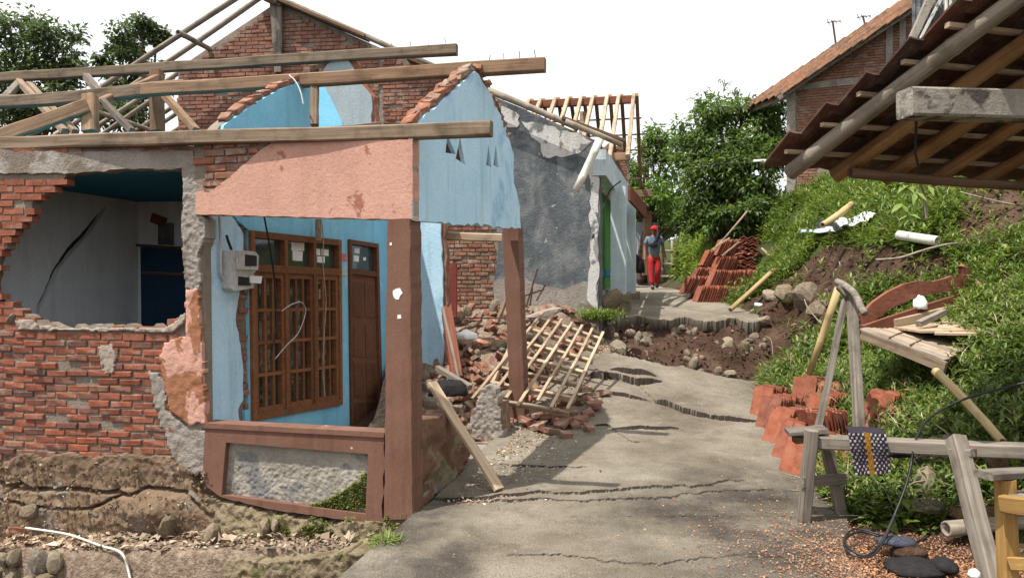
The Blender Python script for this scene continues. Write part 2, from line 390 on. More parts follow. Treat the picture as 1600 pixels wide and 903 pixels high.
def axis_rot(p0, p1, up=None):
    x = (p1 - p0).normalized(); z = Vector(up) if up is not None else (Vector((0, 0, 1)) if abs(x.z) < .95 else Vector((0, 1, 0)))
    y = z.cross(x).normalized(); z = x.cross(y)
    return Matrix((x, y, z)).transposed().to_euler()
def bar(name, p0, p1, wd, ht, mat, parent=None, seg=5, wob=.003, up=None, ch=.12, taper=1):
    """a sawn timber along its own x axis, edges chamfered, a little crooked"""
    p0, p1 = Vector(p0), Vector(p1); L = (p1 - p0).length; vs = []; fs = []
    c = min(wd, ht) * ch; prof = [(-wd / 2 + c, -ht / 2), (wd / 2 - c, -ht / 2), (wd / 2, -ht / 2 + c), (wd / 2, ht / 2 - c), (wd / 2 - c, ht / 2), (-wd / 2 + c, ht / 2), (-wd / 2, ht / 2 - c), (-wd / 2, -ht / 2 + c)]
    for i in range(seg + 1):
        t = i / seg; k = 1 + (taper - 1) * t; oy, oz = random.uniform(-wob, wob), random.uniform(-wob, wob)
        for y, z in prof: vs.append(((t - .5) * L, y * k + oy + random.uniform(-wob, wob) * .5, z * k + oz + random.uniform(-wob, wob) * .5))
    for i in range(seg):
        for k in range(8): fs.append((i * 8 + k, i * 8 + (k + 1) % 8, (i + 1) * 8 + (k + 1) % 8, (i + 1) * 8 + k))
    fs.append(tuple(range(8))[::-1]); fs.append(tuple(seg * 8 + k for k in range(8)))
    me = bpy.data.meshes.new(name); me.from_pydata(vs, [], [tuple(reversed(f)) for f in fs])
    bm = bmesh.new(); bm.from_mesh(me); bmesh.ops.recalc_face_normals(bm, faces=bm.faces); bm.to_mesh(me); bm.free()
    return link(name, me, mat, parent, (p0 + p1) / 2, axis_rot(p0, p1, up))
def bamboo(name, p0, p1, r, mat, parent=None, node=.38, taper=.85, hollow=True, n=10):
    p0, p1 = Vector(p0), Vector(p1); L = (p1 - p0).length; prof = []
    x = 0; k0 = random.uniform(.1, node)
    prof.append((0, 1)); xs = k0
    while xs < L - .05:
        prof += [(xs - .015, 1), (xs - .004, 1.09), (xs + .004, 1.0), (xs + .012, 1.06), (xs + .025, .99)]; xs += node * random.uniform(.85, 1.15)
    prof.append((L, 1)); vs = []; fs = []
    bx, bz = random.uniform(-.012, .012) * L, random.uniform(-.012, .012) * L
    for x, q in prof:
        t = x / L; rr = r * q * (1 + (taper - 1) * t); b = 4 * t * (1 - t)
        for k in range(n): a = 2 * math.pi * k / n; vs.append((x - L / 2, math.cos(a) * rr + bx * b, math.sin(a) * rr + bz * b))
    m = len(prof)
    for i in range(m - 1):
        for k in range(n): fs.append((i * n + k, i * n + (k + 1) % n, (i + 1) * n + (k + 1) % n, (i + 1) * n + k))
    # open ends: a rim and a short bore
    for e, base, sx in ((0, 0, 1), (1, (m - 1) * n, -1)):
        q = len(vs); rr = r * (1 if e == 0 else taper) * .72; xx = (-L / 2 if e == 0 else L / 2)
        for dx in (0, .12 * sx):
            for k in range(n): a = 2 * math.pi * k / n; vs.append((xx + dx, math.cos(a) * rr, math.sin(a) * rr))
        for k in range(n):
            fs.append((base + k, q + k, q + (k + 1) % n, base + (k + 1) % n)); fs.append((q + k, q + n + k, q + n + (k + 1) % n, q + (k + 1) % n))
        fs.append(tuple(q + n + k for k in range(n)))
    me = bpy.data.meshes.new(name); me.from_pydata(vs, [], fs)
    bm = bmesh.new(); bm.from_mesh(me); bmesh.ops.recalc_face_normals(bm, faces=bm.faces); bm.to_mesh(me); bm.free()
    me.shade_smooth()
    return link(name, me, mat, parent, (p0 + p1) / 2, axis_rot(p0, p1))

def curve_pts(pts, k=6):
    pts = [Vector(p) for p in pts]; out = []
    for i in range(len(pts) - 1):
        a, b, c, d = pts[max(i - 1, 0)], pts[i], pts[i + 1], pts[min(i + 2, len(pts) - 1)]
        for j in range(k):
            t = j / k; out.append(.5 * ((2 * b) + (c - a) * t + (2 * a - 5 * b + 4 * c - d) * t * t + (3 * b - a - 3 * c + d) * t ** 3))
    out.append(pts[-1]); return out
def wire(name, pts, r, mat, parent=None, k=6, n=6): return MB().tube(curve_pts(pts, k), r, n).build(name, mat, parent, True)

def np_mesh(name, V, Fq, mat, parent=None, smooth=False, attrs=None, loc=(0, 0, 0)):
    """V (n,3), Fq (m,3 or 4) -> mesh object"""
    V = np.asarray(V, np.float32) - np.array(loc, np.float32); Fq = np.asarray(Fq, np.int32); k = Fq.shape[1]
    me = bpy.data.meshes.new(name); me.vertices.add(len(V)); me.vertices.foreach_set('co', V.ravel())
    me.loops.add(Fq.size); me.loops.foreach_set('vertex_index', Fq.ravel())
    me.polygons.add(len(Fq)); me.polygons.foreach_set('loop_start', np.arange(0, Fq.size, k, dtype=np.int32))
    me.polygons.foreach_set('loop_total', np.full(len(Fq), k, np.int32))
    if smooth: me.polygons.foreach_set('use_smooth', np.ones(len(Fq), bool))
    me.update(calc_edges=True)
    for an, arr in (attrs or {}).items():
        A = me.attributes.new(an, 'FLOAT', 'POINT'); A.data.foreach_set('value', np.asarray(arr, np.float32).ravel())
    return link(name, me, mat, parent, loc)
def grid_faces(nr, nc):
    i = np.arange(nr - 1)[:, None] * nc + np.arange(nc - 1)[None, :]
    return np.stack([i, i + 1, i + nc + 1, i + nc], -1).reshape(-1, 4)
def leaf_arrays(pos, dr, nr, L, W, bend=.15, fold=.15, mid=.42):
    pos, dr, nr = map(np.asarray, (pos, dr, nr)); L = np.asarray(L)[:, None]; W = np.asarray(W)[:, None]
    dr = dr / np.linalg.norm(dr, axis=1, keepdims=True)
    sd = np.cross(dr, nr); sd /= (np.linalg.norm(sd, axis=1, keepdims=True) + 1e-9); nr = np.cross(sd, dr)
    b = pos; m = pos + dr * L * mid
    V = np.stack([b, m + sd * W / 2 + nr * W * fold, m, m - sd * W / 2 + nr * W * fold, pos + dr * L - nr * L * bend], 1)
    n = len(pos); T = np.array([[0, 2, 1], [0, 3, 2], [1, 2, 4], [2, 3, 4]]); Fq = (np.arange(n)[:, None, None] * 5 + T[None]).reshape(-1, 3)
    return V.reshape(-1, 3), Fq
def relief(name, fr, poly, res, disp, mat, parent, back=.08):
    """a wall surface with real relief: a grid inside the outline, pushed along the normal"""
    a = [p[0] for p in poly]; h = [p[1] for p in poly]
    A, Hh = np.meshgrid(np.arange(min(a), max(a) + res, res), np.arange(min(h), max(h) + res, res))
    D = disp(A, Hh); nr, nc = A.shape
    ins = np.zeros(A.shape, bool)
    for i in range(nr):
        for j in range(nc): ins[i, j] = inpoly(poly, A[i, j], Hh[i, j])
    V = np.array(fr.o)[None] + A.reshape(-1, 1) * np.array(fr.u) + Hh.reshape(-1, 1) * np.array((0, 0, 1)) + D.reshape(-1, 1) * np.array(fr.n)
    Fq = grid_faces(nr, nc); ok = ins.ravel()[Fq].all(1); Fq = Fq[ok]
    # skirt to the back along open edges
    e = np.concatenate([Fq[:, [0, 1]], Fq[:, [1, 2]], Fq[:, [2, 3]], Fq[:, [3, 0]]]); key = set(map(tuple, e.tolist()))
    be = np.array([q for q in key if (q[1], q[0]) not in key]); n0 = len(V)
    VB = V - np.array(fr.n) * back - D.reshape(-1, 1) * np.array(fr.n)
    SF = np.stack([be[:, 1], be[:, 0], be[:, 0] + n0, be[:, 1] + n0], 1)
    c = V[Fq[:, 0]].mean(0)
    used = np.unique(np.concatenate([Fq.ravel(), SF.ravel()])); rm = np.full(2 * n0, -1); rm[used] = np.arange(len(used))
    return np_mesh(name, np.concatenate([V, VB])[used], rm[np.concatenate([Fq, SF])], mat, parent, True, loc=c)

# shared small meshes
def brick_mesh(L, D, H, seed, rough=.004):
    rr = random.Random(seed); bm = bmesh.new(); bmesh.ops.create_cube(bm, size=1)
    for v in bm.verts: v.co = (v.co.x * L, v.co.y * D, v.co.z * H)
    bmesh.ops.bevel(bm, geom=bm.edges[:], offset=min(.005, H * .12), segments=1, affect='EDGES')
    for v in bm.verts: v.co += Vector([rr.uniform(-rough, rough) for _ in range(3)])
    me = bpy.data.meshes.new('brick'); bm.to_mesh(me); bm.free(); return me
def stone_mesh(seed, sub=2, amp=.28, flat=.75):
    rr = random.Random(seed); bm = bmesh.new(); bmesh.ops.create_icosphere(bm, subdivisions=sub, radius=.5)
    dirs = [(Vector([rr.gauss(0, 1) for _ in range(3)]).normalized(), rr.uniform(.27, .46)) for _ in range(9)]
    for v in bm.verts:
        for d, k in dirs:
            e = v.co.dot(d)
            if e > k: v.co -= d * (e - k) * .85
        v.co *= 1 + rr.uniform(-.035, .035); v.co.z *= flat
    me = bpy.data.meshes.new('stone'); bm.to_mesh(me); bm.free()
    return me
STONES = [stone_mesh(k) for k in range(10)]
RUBBLE = [brick_mesh(.19, .095, .048, 50 + k, .006) for k in range(4)] + [brick_mesh(.11, .09, .048, 60 + k, .01) for k in range(4)] + [brick_mesh(.14, .1, .05, 70 + k, .012) for k in range(3)]

def bricks(fr, parent, a0, a1, h0, h1, inside, mat, L=.19, H=.047, gap=.012, depth=.09, front=0., jit=.006, limit=300, stuffmat=None, seed=1, tiltfn=None, ef=.42):
    rr = random.Random(seed); meshes = {}
    def me(l):
        k = (round(l, 3), rr.randrange(4))
        if k not in meshes: meshes[k] = brick_mesh(l, depth, H, seed * 100 + len(meshes))
        return meshes[k]
    n = 0; row = 0; h = h0; stuff = MB(); cnt = 0
    while h < h1:
        a = a0 - (L + gap) * (.5 if row % 2 else 0) - rr.uniform(0, .03)
        while a < a1:
            l = L
            for (l, off) in ((L, 0), (L / 2 - gap / 2, -L / 4), (L / 2 - gap / 2, L / 4)):
                c = a + L / 2 + off
                if inside(c - l * ef, h + H / 2) and inside(c + l * ef, h + H / 2) and inside(c, h + H * .9) and inside(c, h + H * .1):
                    if rr.random() < .03: break
                    dy = rr.uniform(-jit, jit); p = fr.pt(c, h + H / 2 + (tiltfn(c) if tiltfn else 0), front - depth / 2 + dy)
                    if cnt < limit:
                        link('brick', me(l), mat, parent, p, (rr.uniform(-.02, .02), rr.uniform(-.02, .02), fr.rz() + rr.uniform(-.025, .025))); cnt += 1
                    else: stuff.box(p, (l, depth, H), fr.rz(), .003)
                    break
            a += L + gap + rr.uniform(-.004, .006)
        h += H + gap + rr.uniform(-.001, .002); row += 1
    if stuff.v: props(stuff.build('brick_courses', stuffmat or mat, parent), kind='stuff')

# ------------------------------------------------------------------ terrain
def Xr(Y): return np.minimum(Xe(Y), np.interp(Y, [0, 4, 5.3, 6], [1.0, 1.95, 2.36, 99]))
def Xe(Y): return np.interp(Y, [0, 4, 4.75, 5.15, 5.5, 6.2, 10.2, 12.8, 18, 26, 60], [3.3, 3.2, 2.95, 2.5, 2.42, 2.5, 3.4, 4.2, 4.4, 4.7, 6])
def Xl(Y): return np.interp(Y, [0, 4, 5.3, 7.7, 8.4, 12.3, 20, 26, 60], [-1.2, -.95, -.66, -.1, .05, 1.62, 2.75, 3.2, 4.4])
def zr(Y): return np.interp(Y, [-50, 0, 5.5, 8.3, 9.4, 10.5, 11.2, 12.4, 15.5, 20.5, 26, 60, 300], [-.1, 0, 0, .13, .3, .52, .75, 1.14, 1.36, 1.58, 1.75, 2.4, 4])
def tilt(X, Y): return -.13 * (X - 2.4) * sstep(7.6, 10.5, Y) * (Y < 12)
def road_z(X, Y): return zr(Y) + tilt(X, Y) + .02 * fbm(X * .8, Y * .8, 5, 3)
BANK = ([-1, 0, .3, .8, 1.3, 1.8, 2.5, 4, 7, 12, 40, 300], [0, 0, .2, .62, 1.2, 1.85, 2.3, 3.0, 3.8, 4.4, 6, 14])
def H(X, Y):
    X = np.asarray(X, float); Y = np.asarray(Y, float)
    e, l, z = Xe(Y), Xl(Y), zr(Y)
    base = z + tilt(np.clip(X, .8, 3.6), Y) - .07 + .06 * sstep(-.02, .1, X - Xr(Y))
    d = X - e
    k = np.interp(Y, [0, 5, 7, 8, 9.5, 20, 40], [.42, .48, .58, .72, 1.0, 1.0, .8])
    bank = np.interp(d, *BANK) * k
    rough = sstep(0, .5, d)
    bank = bank + rough * (.22 * fbm(X * .9, Y * .9, 9, 4) + .05 * fbm(X * 5, Y * 5, 19, 3))
    # hollow of the small slip in the bank
    hol = np.exp(-(((X - 4.35) / .55) ** 2 + ((Y - 8.9) / .75) ** 2)); bank = bank - .42 * hol
    right = z + bank
    zl = np.interp(Y, [-50, 4, 5.2, 5.9, 7, 8, 10, 12, 26, 300], [-1.3, -1.0, -.95, -.5, -.15, 0, .35, .95, 1.5, 2])
    left = zl + .05 * fbm(X * 2, Y * 2, 33, 3)
    out = np.where(d > 0, np.maximum(right, base), base)
    bl = sstep(0.02, .3, l - X); out = out * (1 - bl) + left * bl
    # the washed-out pit across the road
    s0 = 10.55 - .28 * (X - 1.5) / 2 + .18 * fbm(X * 1.5, 3.1, 41, 3); s1 = 12.45 + .16 * fbm(X * 1.6, 7.7, 43, 3)
    t = np.clip((Y - s0) / (s1 - s0), 0, 1)
    zlow = zr(s0) + tilt(np.clip(X, .8, 3.6), 10.5) - .3; ztop = zr(s1) - .1
    prof = np.interp(t, [0, .18, .4, .7, .92, 1], [0, -.03, .2, .6, .93, 1.0])
    pit = zlow + (ztop - zlow) * prof + (.16 * fbm(X * 2.3, Y * 2.3, 51, 4) + .07 * fbm(X * 9, Y * 9, 55, 3)) * np.sin(np.pi * t) ** .5
    wgt = sstep(.05, .35, X - (l - .35)) * sstep(-.75, -.2, e - X + .1) * (t > 0) * (t < 1)
    out = out * (1 - wgt) + np.minimum(pit, out + .12) * wgt
    return out
def Hs(x, y): return float(H(x, y))
def G(x, y, lift=0):
    """where the ray through a photo pixel meets the terrain"""
    dx, dz = (x - CX) / F, (CY - y) / F
    lo, hi = 2.5, 42.0
    for n in (800, 40, 20):
        Ys = np.linspace(lo, hi, n); below = CAMZ + dz * Ys < H(dx * Ys, Ys) + lift
        if not below.any(): return P(x, y, 40)
        k = int(np.argmax(below)); lo, hi = Ys[max(k - 1, 0)], Ys[k]
    return P(x, y, hi)

gx = np.unique(np.concatenate([np.arange(-5, 9, .075), np.arange(-30, 40, 1.0), np.linspace(-400, 400, 41)]).round(4))
gy = np.unique(np.concatenate([np.arange(3, 16.5, .075), np.arange(16.5, 30, .25), np.arange(-20, 60, 1.5), np.linspace(-200, 500, 30)]).round(4))
GX, GY = np.meshgrid(gx, gy); GZ = H(GX, GY)
SOILP = [[(1150, 480), (1225, 440), (1290, 388), (1340, 380), (1355, 425), (1325, 470), (1280, 530), (1220, 605), (1000, 610), (940, 540), (940, 480)],
         [(1335, 383), (1400, 386), (1475, 400), (1490, 440), (1335, 458)], [(1492, 285), (1620, 285), (1650, 355), (1550, 388), (1492, 395)]]
def pxof(X, Y, Z): return CX + F * X / Y, CY - F * (Z - CAMZ) / Y
def bare(X, Y, Z):
    if Y < .5: return False
    x, y = pxof(X, Y, Z); return any(inpoly(p, x, y) for p in SOILP)
grass = np.clip((GX - Xe(GY)) / .35, 0, 1) * 1.0
grass = np.maximum(grass, (GY > 30) * 1.0)
for i in range(len(gy)):
    for j in range(len(gx)):
        if grass[i, j] > 0 and 4 < gy[i] < 20 and gx[j] < 10 and bare(gx[j], gy[i], GZ[i, j]): grass[i, j] = 0
ground = np_mesh('ground', np.stack([GX, GY, GZ], -1).reshape(-1, 3), grid_faces(*GX.shape), M['soil'], None, True, {'grass': grass})
props(ground, kind='structure')

# road slabs as real height fields with open cracks
def road_px(pts):
    out = []
    for x, y in pts:
        dx, dz = (x - CX) / F, (CY - y) / F; Ys = np.arange(3, 30, .01)
        k = int(np.argmax(CAMZ + dz * Ys <= road_z(dx * Ys, Ys))); Y = float(Ys[k])
        out.append((dx * Y, Y))
    return out
def zz(pts, ox, oy, k): return [(ox + x / k, oy + y / k) for x, y in pts]
CR = [(zz([(60, 195), (150, 200), (250, 195), (410, 185), (490, 175), (580, 178), (700, 168), (900, 155), (1130, 148), (1210, 127), (1300, 128)], 640, 700, 2.424), .008, .02),
      (zz([(260, 205), (480, 200), (640, 203), (740, 193), (960, 195), (1030, 180), (1150, 168), (1330, 158), (1420, 165)], 640, 700, 2.424), .005, .013),
      (zz([(350, 408), (620, 415), (760, 430), (960, 440), (1100, 425), (1280, 412), (1470, 418)], 640, 700, 2.424), .002, .006),
      (zz([(320, 65), (470, 77), (690, 72)], 640, 700, 2.424), .007, .016),
      ([(996, 600), (1002, 616), (1024, 629), (1044, 633), (1066, 642), (1097, 650), (1138, 655), (1200, 660)], .026, .045),
      ([(905, 590), (930, 589), (963, 592), (996, 599), (1040, 598)], .045, .07), ([(920, 612), (939, 613), (969, 617), (1002, 623), (1024, 630)], .02, .035),
      ([(915, 664), (950, 665), (985, 690), (1010, 692)], .012, .025), ([(950, 672), (1000, 668), (1060, 670), (1085, 684)], .02, .03), ([(950, 583), (1000, 588), (1030, 591)], .03, .06)]
def slab(name, Yn, Yf, ns, nv, cracks=()):
    s = np.linspace(0, 1, ns); v = np.linspace(0, 1, nv); Sg, Vg = np.meshgrid(s, v)
    X0 = Xl(Vg * (Yf(.5) - Yn(.5)) + Yn(.5)); Ya, Yb = Yn(Sg), Yf(Sg); Yg = Ya + (Yb - Ya) * Vg
    l = Xl(Yg) - .05 + .05 * fbm(Yg * 1.3, 0, 61, 4); r = Xr(Yg) + .05 * fbm(Yg * 1.1, 0, 67, 4); Xg = l + (r - l) * Sg
    Z = road_z(Xg, Yg); ck = np.zeros_like(Z)
    wx = Xg + .035 * fbm(Xg * 3, Yg * 3, 71, 3); wy = Yg + .06 * fbm(Xg * 3.3, Yg * 3.3, 73, 4)
    for line, wd, dp in cracks:
        L = sorted(road_px(line)); lx = [p[0] for p in L]; ly = [p[1] for p in L]
        jig = .05 * fbm(Xg * 2.6, wd * 90, 71, 4) + .03 * fbm(Xg * 9, wd * 50, 72, 3) + .03 * fbm(Xg * 34, wd * 20, 74, 2)
        sd = Yg - np.interp(Xg, lx, ly) - jig
        fade = sstep(lx[0] - .05, lx[0] + .25, Xg) * sstep(lx[-1] + .05, lx[-1] - .3, Xg) * (.35 + 1.1 * np.clip(fbm(Xg * 2.2, wd * 30, 75, 3) + .5, 0, 1))
        wv = wd * 1.5 * fade + 1e-6
        q = (sd > -wv) & (sd < .016) & (fade > .2); ck = np.maximum(ck, q * 1.0); Z = Z - dp * .8 * ((sd > -wv) & (sd < 0)) * fade
        Z = Z + dp * .75 * fade * (sd > 0) * np.exp(-np.maximum(sd, 0) / .5)
    Z = Z + .004 * fbm(Xg * 14, Yg * 14, 83, 3)
    wet = np.clip(sstep(1.25, .5, np.hypot((Xg - 1.75) / 1.2, (Yg - 5.2) / 1.5)) + sstep(1.0, .6, np.hypot((Xg + .6) / .5, (Yg - 4.6) / 1.6)), 0, 1)
    V = np.stack([Xg, Yg, Z], -1).reshape(-1, 3); Fq = grid_faces(nv, ns); n = len(V)
    idx = np.arange(n).reshape(nv, ns); bd = np.concatenate([idx[0], idx[1:, -1], idx[-1, ::-1][1:], idx[::-1, 0][1:]])
    VB = V[bd].copy(); VB[:, 2] -= .13 + .1 * (fbm(VB[:, 0] * 7, VB[:, 1] * 7, 87, 3) + .5); VB[:, :2] += .05 * np.stack([fbm(VB[:, 0] * 9, VB[:, 1] * 9, 88, 2), np.abs(fbm(VB[:, 0] * 9, VB[:, 1] * 9, 89, 2))], -1)
    k = np.arange(len(bd) - 1); SF = np.stack([bd[k + 1], bd[k], n + k, n + k + 1], 1)
    z0 = np.zeros(len(bd)); ckb = np.full(len(bd), .85)
    o = np_mesh(name, np.concatenate([V, VB]), np.concatenate([Fq, SF]), M['road'], None, True,
                {'crack': np.concatenate([ck.ravel(), ckb]), 'wet': np.concatenate([wet.ravel(), z0])})
    sm_ = np.concatenate([np.ones(len(Fq), bool), np.zeros(len(SF), bool)]); o.data.polygons.foreach_set('use_smooth', sm_)
    return props(o, kind='structure')
slab('road', lambda s: s * 0 + 1.0, lambda s: 10.72 - .5 * s + .28 * fbm(s * 5, .3, 91, 4) + .07 * fbm(s * 40, 1.3, 92, 3) - .12 * np.abs(s - .5), 300, 640, CR)
slab('road', lambda s: 12.25 + .3 * fbm(s * 6, 2.3, 95, 4) + .1 * fbm(s * 45, 5.3, 97, 3), lambda s: s * 0 + 45, 160, 300)

# ------------------------------------------------------------------ the damaged blue and pink house
house = thing('damaged_house', 'quake-damaged pink and blue brick house without a roof, porch leaning', 'house', (-2.4, 6.2, -.3))
LW = Fr((-2.45, 5.97), (.985, -.17)); PF = Fr((-.915, 5.5), (.958, -.28)); HW = Fr((-2.45, 6.05), (.275, .96))
SP = Fr((-.705, 5.46), (.275, .96))
CWo = HW.pt(3.5, 0); CWF = Fr((CWo.x, CWo.y), (.96, -.275))

# --- brick wall with the big hole
hole = [(118, 272), (76, 300), (44, 340), (28, 360), (16, 377), (0, 400), (-6, 417), (-8, 450), (0, 470), (28, 482), (56, 500), (96, 511), (256, 512), (261, 503), (290, 487), (291, 440), (287, 400), (284, 350), (287, 300), (300, 264), (210, 268)]
holeA = jag(LW.pl(hole), .018, .05, seed=3)
wallA = LW.pl([(-420, 232), (316, 226), (322, 725), (-420, 722)])
hc = (sum(p[0] for p in holeA) / len(holeA), sum(p[1] for p in holeA) / len(holeA))
holeB = jag([(hc[0] + (a - hc[0]) * 1.045, hc[1] + (h - hc[1]) * (1.05 if h > hc[1] else 1.0)) for a, h in LW.pl(hole)], .035, .05, seed=3)
bw = prism('brick_wall', LW, wallA, -.012, -.105, M['mortar'], house, [holeB])
colz = LW.pl([(285, 225), (320, 225), (326, 730), (288, 730)])
cemp = LW.pl([(230, 575), (262, 590), (262, 640), (300, 668), (330, 670), (330, 740), (285, 745), (268, 712), (246, 650)])
def in_lw(a, h): return inpoly(wallA, a, h) and not inpoly(holeA, a, h) and not (inpoly(colz, a, h)) and not (h > bandh and a > -9)
bandh = LW.px(100, 270)[1]
a_l, h_b = LW.px(-330, 722); a_r = LW.px(320, 600)[0]
bricks(LW, bw, a_l, a_r, .17, 2.62, in_lw, M['brick'], L=.185, H=.047, gap=.0125, limit=330, seed=5, ef=.26, jit=.009, tiltfn=lambda a: .012 * math.sin(a * 1.9) + .006 * math.sin(a * 5.3))
MB().prism(LW, jag(LW.pl([(-420, 240), (303, 236), (306, 262), (250, 266), (200, 264), (120, 272), (60, 271), (-420, 268)]), .008, .05, seed=4), .012, -.1).build('ring_beam', M['cement'], house)
# loose row of bricks on the ring beam
lo = MB()
for x in range(-120, 300, 26):
    a, h = LW.px(x + random.uniform(-4, 4), 234)
    if random.random() < .8: link('brick', RUBBLE[random.randrange(4)], M['brick_old'], bw, LW.pt(a, h, -.045), (random.uniform(-.05, .05), random.uniform(-.1, .1), LW.rz() + random.uniform(-.15, .15)))
# column: raw concrete above, flaking pink below
def rough_disp(amp, sc, seed, base=.012): return lambda A, Hh: base + amp * .6 * fbm(A * sc * 2, Hh * sc * 2, seed, 4)
relief('concrete_column', LW, jag(LW.pl([(285, 262), (309, 240), (312, 300), (318, 335), (324, 345), (321, 380), (313, 400), (318, 430), (314, 458), (291, 452), (287, 400), (284, 350), (287, 300)]), .008, .03, seed=6), .012, rough_disp(.022, 22, 3, .02), M['cement'], house, .13)
MB().prism(LW, LW.pl([(289, 255), (306, 255), (318, 740), (292, 740)]), .0, -.13).build('column_core', M['cement'], house)
relief('pink_plaster', LW, jag(LW.pl([(291, 450), (314, 450), (320, 560), (326, 664), (312, 660), (300, 668), (285, 655), (268, 645), (262, 620), (256, 590), (250, 560), (258, 535), (275, 528), (292, 524)]), .01, .03, seed=7), .012, rough_disp(.014, 9, 13, .022), M['pink2'], house, .04)
relief('cement_patch', LW, jag(cemp, .015, .04, seed=8), .015, rough_disp(.018, 20, 23, .008), M['cement'], house, .04)
relief('cement_patch', LW, jag(LW.pl([(152, 540), (178, 536), (184, 560), (178, 585), (162, 588), (156, 565)]), .012, .03, seed=9), .012, rough_disp(.02, 15, 29, .008), M['mortar_pale'], house, .03)
relief('sill_mortar', LW, jag(LW.pl([(20, 500), (50, 497), (60, 505), (96, 512), (180, 511), (256, 512), (292, 487), (290, 505), (276, 518), (262, 522), (200, 519), (30, 516)]), .008, .04, seed=10), .012, rough_disp(.03, 14, 31, .015), M['mortar_pale'], house, .11)
# foundation with cracks and the bulge
fc = [([(0, 752), (60, 765), (75, 763), (140, 762), (165, 766), (205, 770), (235, 760), (290, 765), (310, 780), (330, 800), (400, 812)], .012), ([(0, 775), (60, 790), (150, 792), (200, 770)], .007), ([(20, 762), (35, 750), (60, 765)], .008)]
fcA = [(LW.pl(l), wv) for l, wv in fc]
bc = LW.px(255, 790)
def fdisp(A, Hh):
    D = .03 - .025 * np.abs(fbm(A * 8, Hh * 9, 37, 5)) + .012 * fbm(A * 40, Hh * 40, 38, 3) + .012 * fbm(A * 17, Hh * 17, 36, 2) + .05 * sstep(.1, -.3, Hh)
    D = D + .14 * np.exp(-(((A - bc[0]) / .28) ** 2 + ((Hh - bc[1]) / .16) ** 2)) * (Hh < bc[1] + .13)
    for l, wv in fcA:
        d = pdist(A + .02 * fbm(A * 9, Hh * 9, 39, 3), Hh + .03 * fbm(A * 7, Hh * 7, 43, 3), l); D = D - .09 * np.clip(1.6 - d / wv, 0, 1)
    return D
relief('foundation', LW, jag(LW.pl([(-420, 718), (0, 722), (40, 706), (80, 712), (110, 704), (150, 712), (200, 706), (270, 712), (300, 735), (312, 770), (345, 800), (350, 850), (-420, 870)]), .015, .05, seed=12), .012, fdisp, M['mud'], house, .2)

# --- porch front
relief('foundation', PF, jag(PF.pl([(310, 775), (400, 795), (500, 815), (603, 812), (655, 800), (662, 822), (610, 850), (430, 866), (320, 872)]), .015, .04, seed=14), .014, lambda A, Hh: .02 - .07 * np.abs(fbm(A * 10, Hh * 12, 45, 5)) + .02 * fbm(A * 40, Hh * 40, 46, 3) + .05 * sstep(-.1, -.35, Hh), M['mossy'], house, .25)
lowA = PF.pl([(321, 664), (601, 680), (599, 700), (602, 720), (598, 745), (600, 770), (596, 790), (598, 814), (560, 815), (420, 795), (345, 776), (322, 760), (316, 742)])
inA = PF.pl([(353, 691), (575, 709), (571, 803), (346, 773)])
lw_ = prism('porch_parapet', PF, jag(lowA, .004, .04, seed=73), 0, -.12, M['brown'], house, [inA])
capA = PF.pl([(318, 660), (602, 675), (600, 683), (318, 668)]); MB().prism(PF, capA, .012, -.15).build('parapet_cap', M['brown'], house)
relief('pebble_panel', PF, PF.pl([(349, 688), (578, 706), (574, 806), (343, 776)]), .009, lambda A, Hh: -.05 + .008 * fbm(A * 60, Hh * 55, 47, 2) * (.5 + .8 * sstep(.0, .25, .42 - Hh)) + .006 * fbm(A * 6, Hh * 6, 48, 2), M['pebble'], house, .08)
prism('pillar', PF, jag(PF.pl([(608, 343), (643, 342), (647, 808), (603, 811)]), .0045, .045, seed=71), .03, -.17, M['brown'], house)
for q4 in ([(617, 454), (628, 450), (632, 458), (626, 468), (618, 464)], [(624, 492), (629, 491), (630, 497), (624, 498)], [(612, 380), (615, 379), (615, 384), (612, 384)]): prism('flaked_paint', PF, jag(PF.pl(q4), .014, .02, seed=int(q4[0][0])), .033, .028, M['white'], house)
# crack between parapet and pillar: dark brick edge behind
MB().prism(PF, PF.pl([(596, 684), (612, 684), (606, 806), (592, 806)]), -.05, -.14).build('parapet_core', M['brick_old'], house)
p2 = Fr((P(800, 500, 8.3).x, 8.3), (.958, -.28))
prism('pillar', p2, jag(p2.pl([(785, 352), (809, 354), (820, 657), (798, 663)]), .005, .05, seed=72), 0, -.2, M['brown'], house)
# pink fascia, mossy at the top
pinkA = PF.pl([(308, 301), (336, 297), (352, 284), (372, 268), (398, 245), (418, 230), (432, 222), (646, 219), (646, 343), (560, 342), (308, 335)])
prism('pink_fascia', PF, jag(pinkA, .004, .05, seed=15), .02, -.1, M['pink'], house)
MB().prism(PF, PF.pl([(306, 221), (646, 214), (646, 338), (306, 330)]), .0, -.1).build('fascia_core', M['mortar_pale'], house)
fb = prism('fascia_brickwork', PF, PF.pl([(304, 222), (432, 218), (412, 240), (330, 305), (306, 305)]), .004, -.06, M['mortar'], house)
fz = PF.pl([(306, 219), (436, 217), (340, 300), (308, 312)])
a0 = PF.px(306, 250)[0]
bricks(PF, fb, a0, PF.px(440, 220)[0], PF.px(306, 305)[1], PF.px(306, 218)[1], lambda a, h: inpoly(fz, a, h), M['brick_old'], front=.018, depth=.06, seed=7)

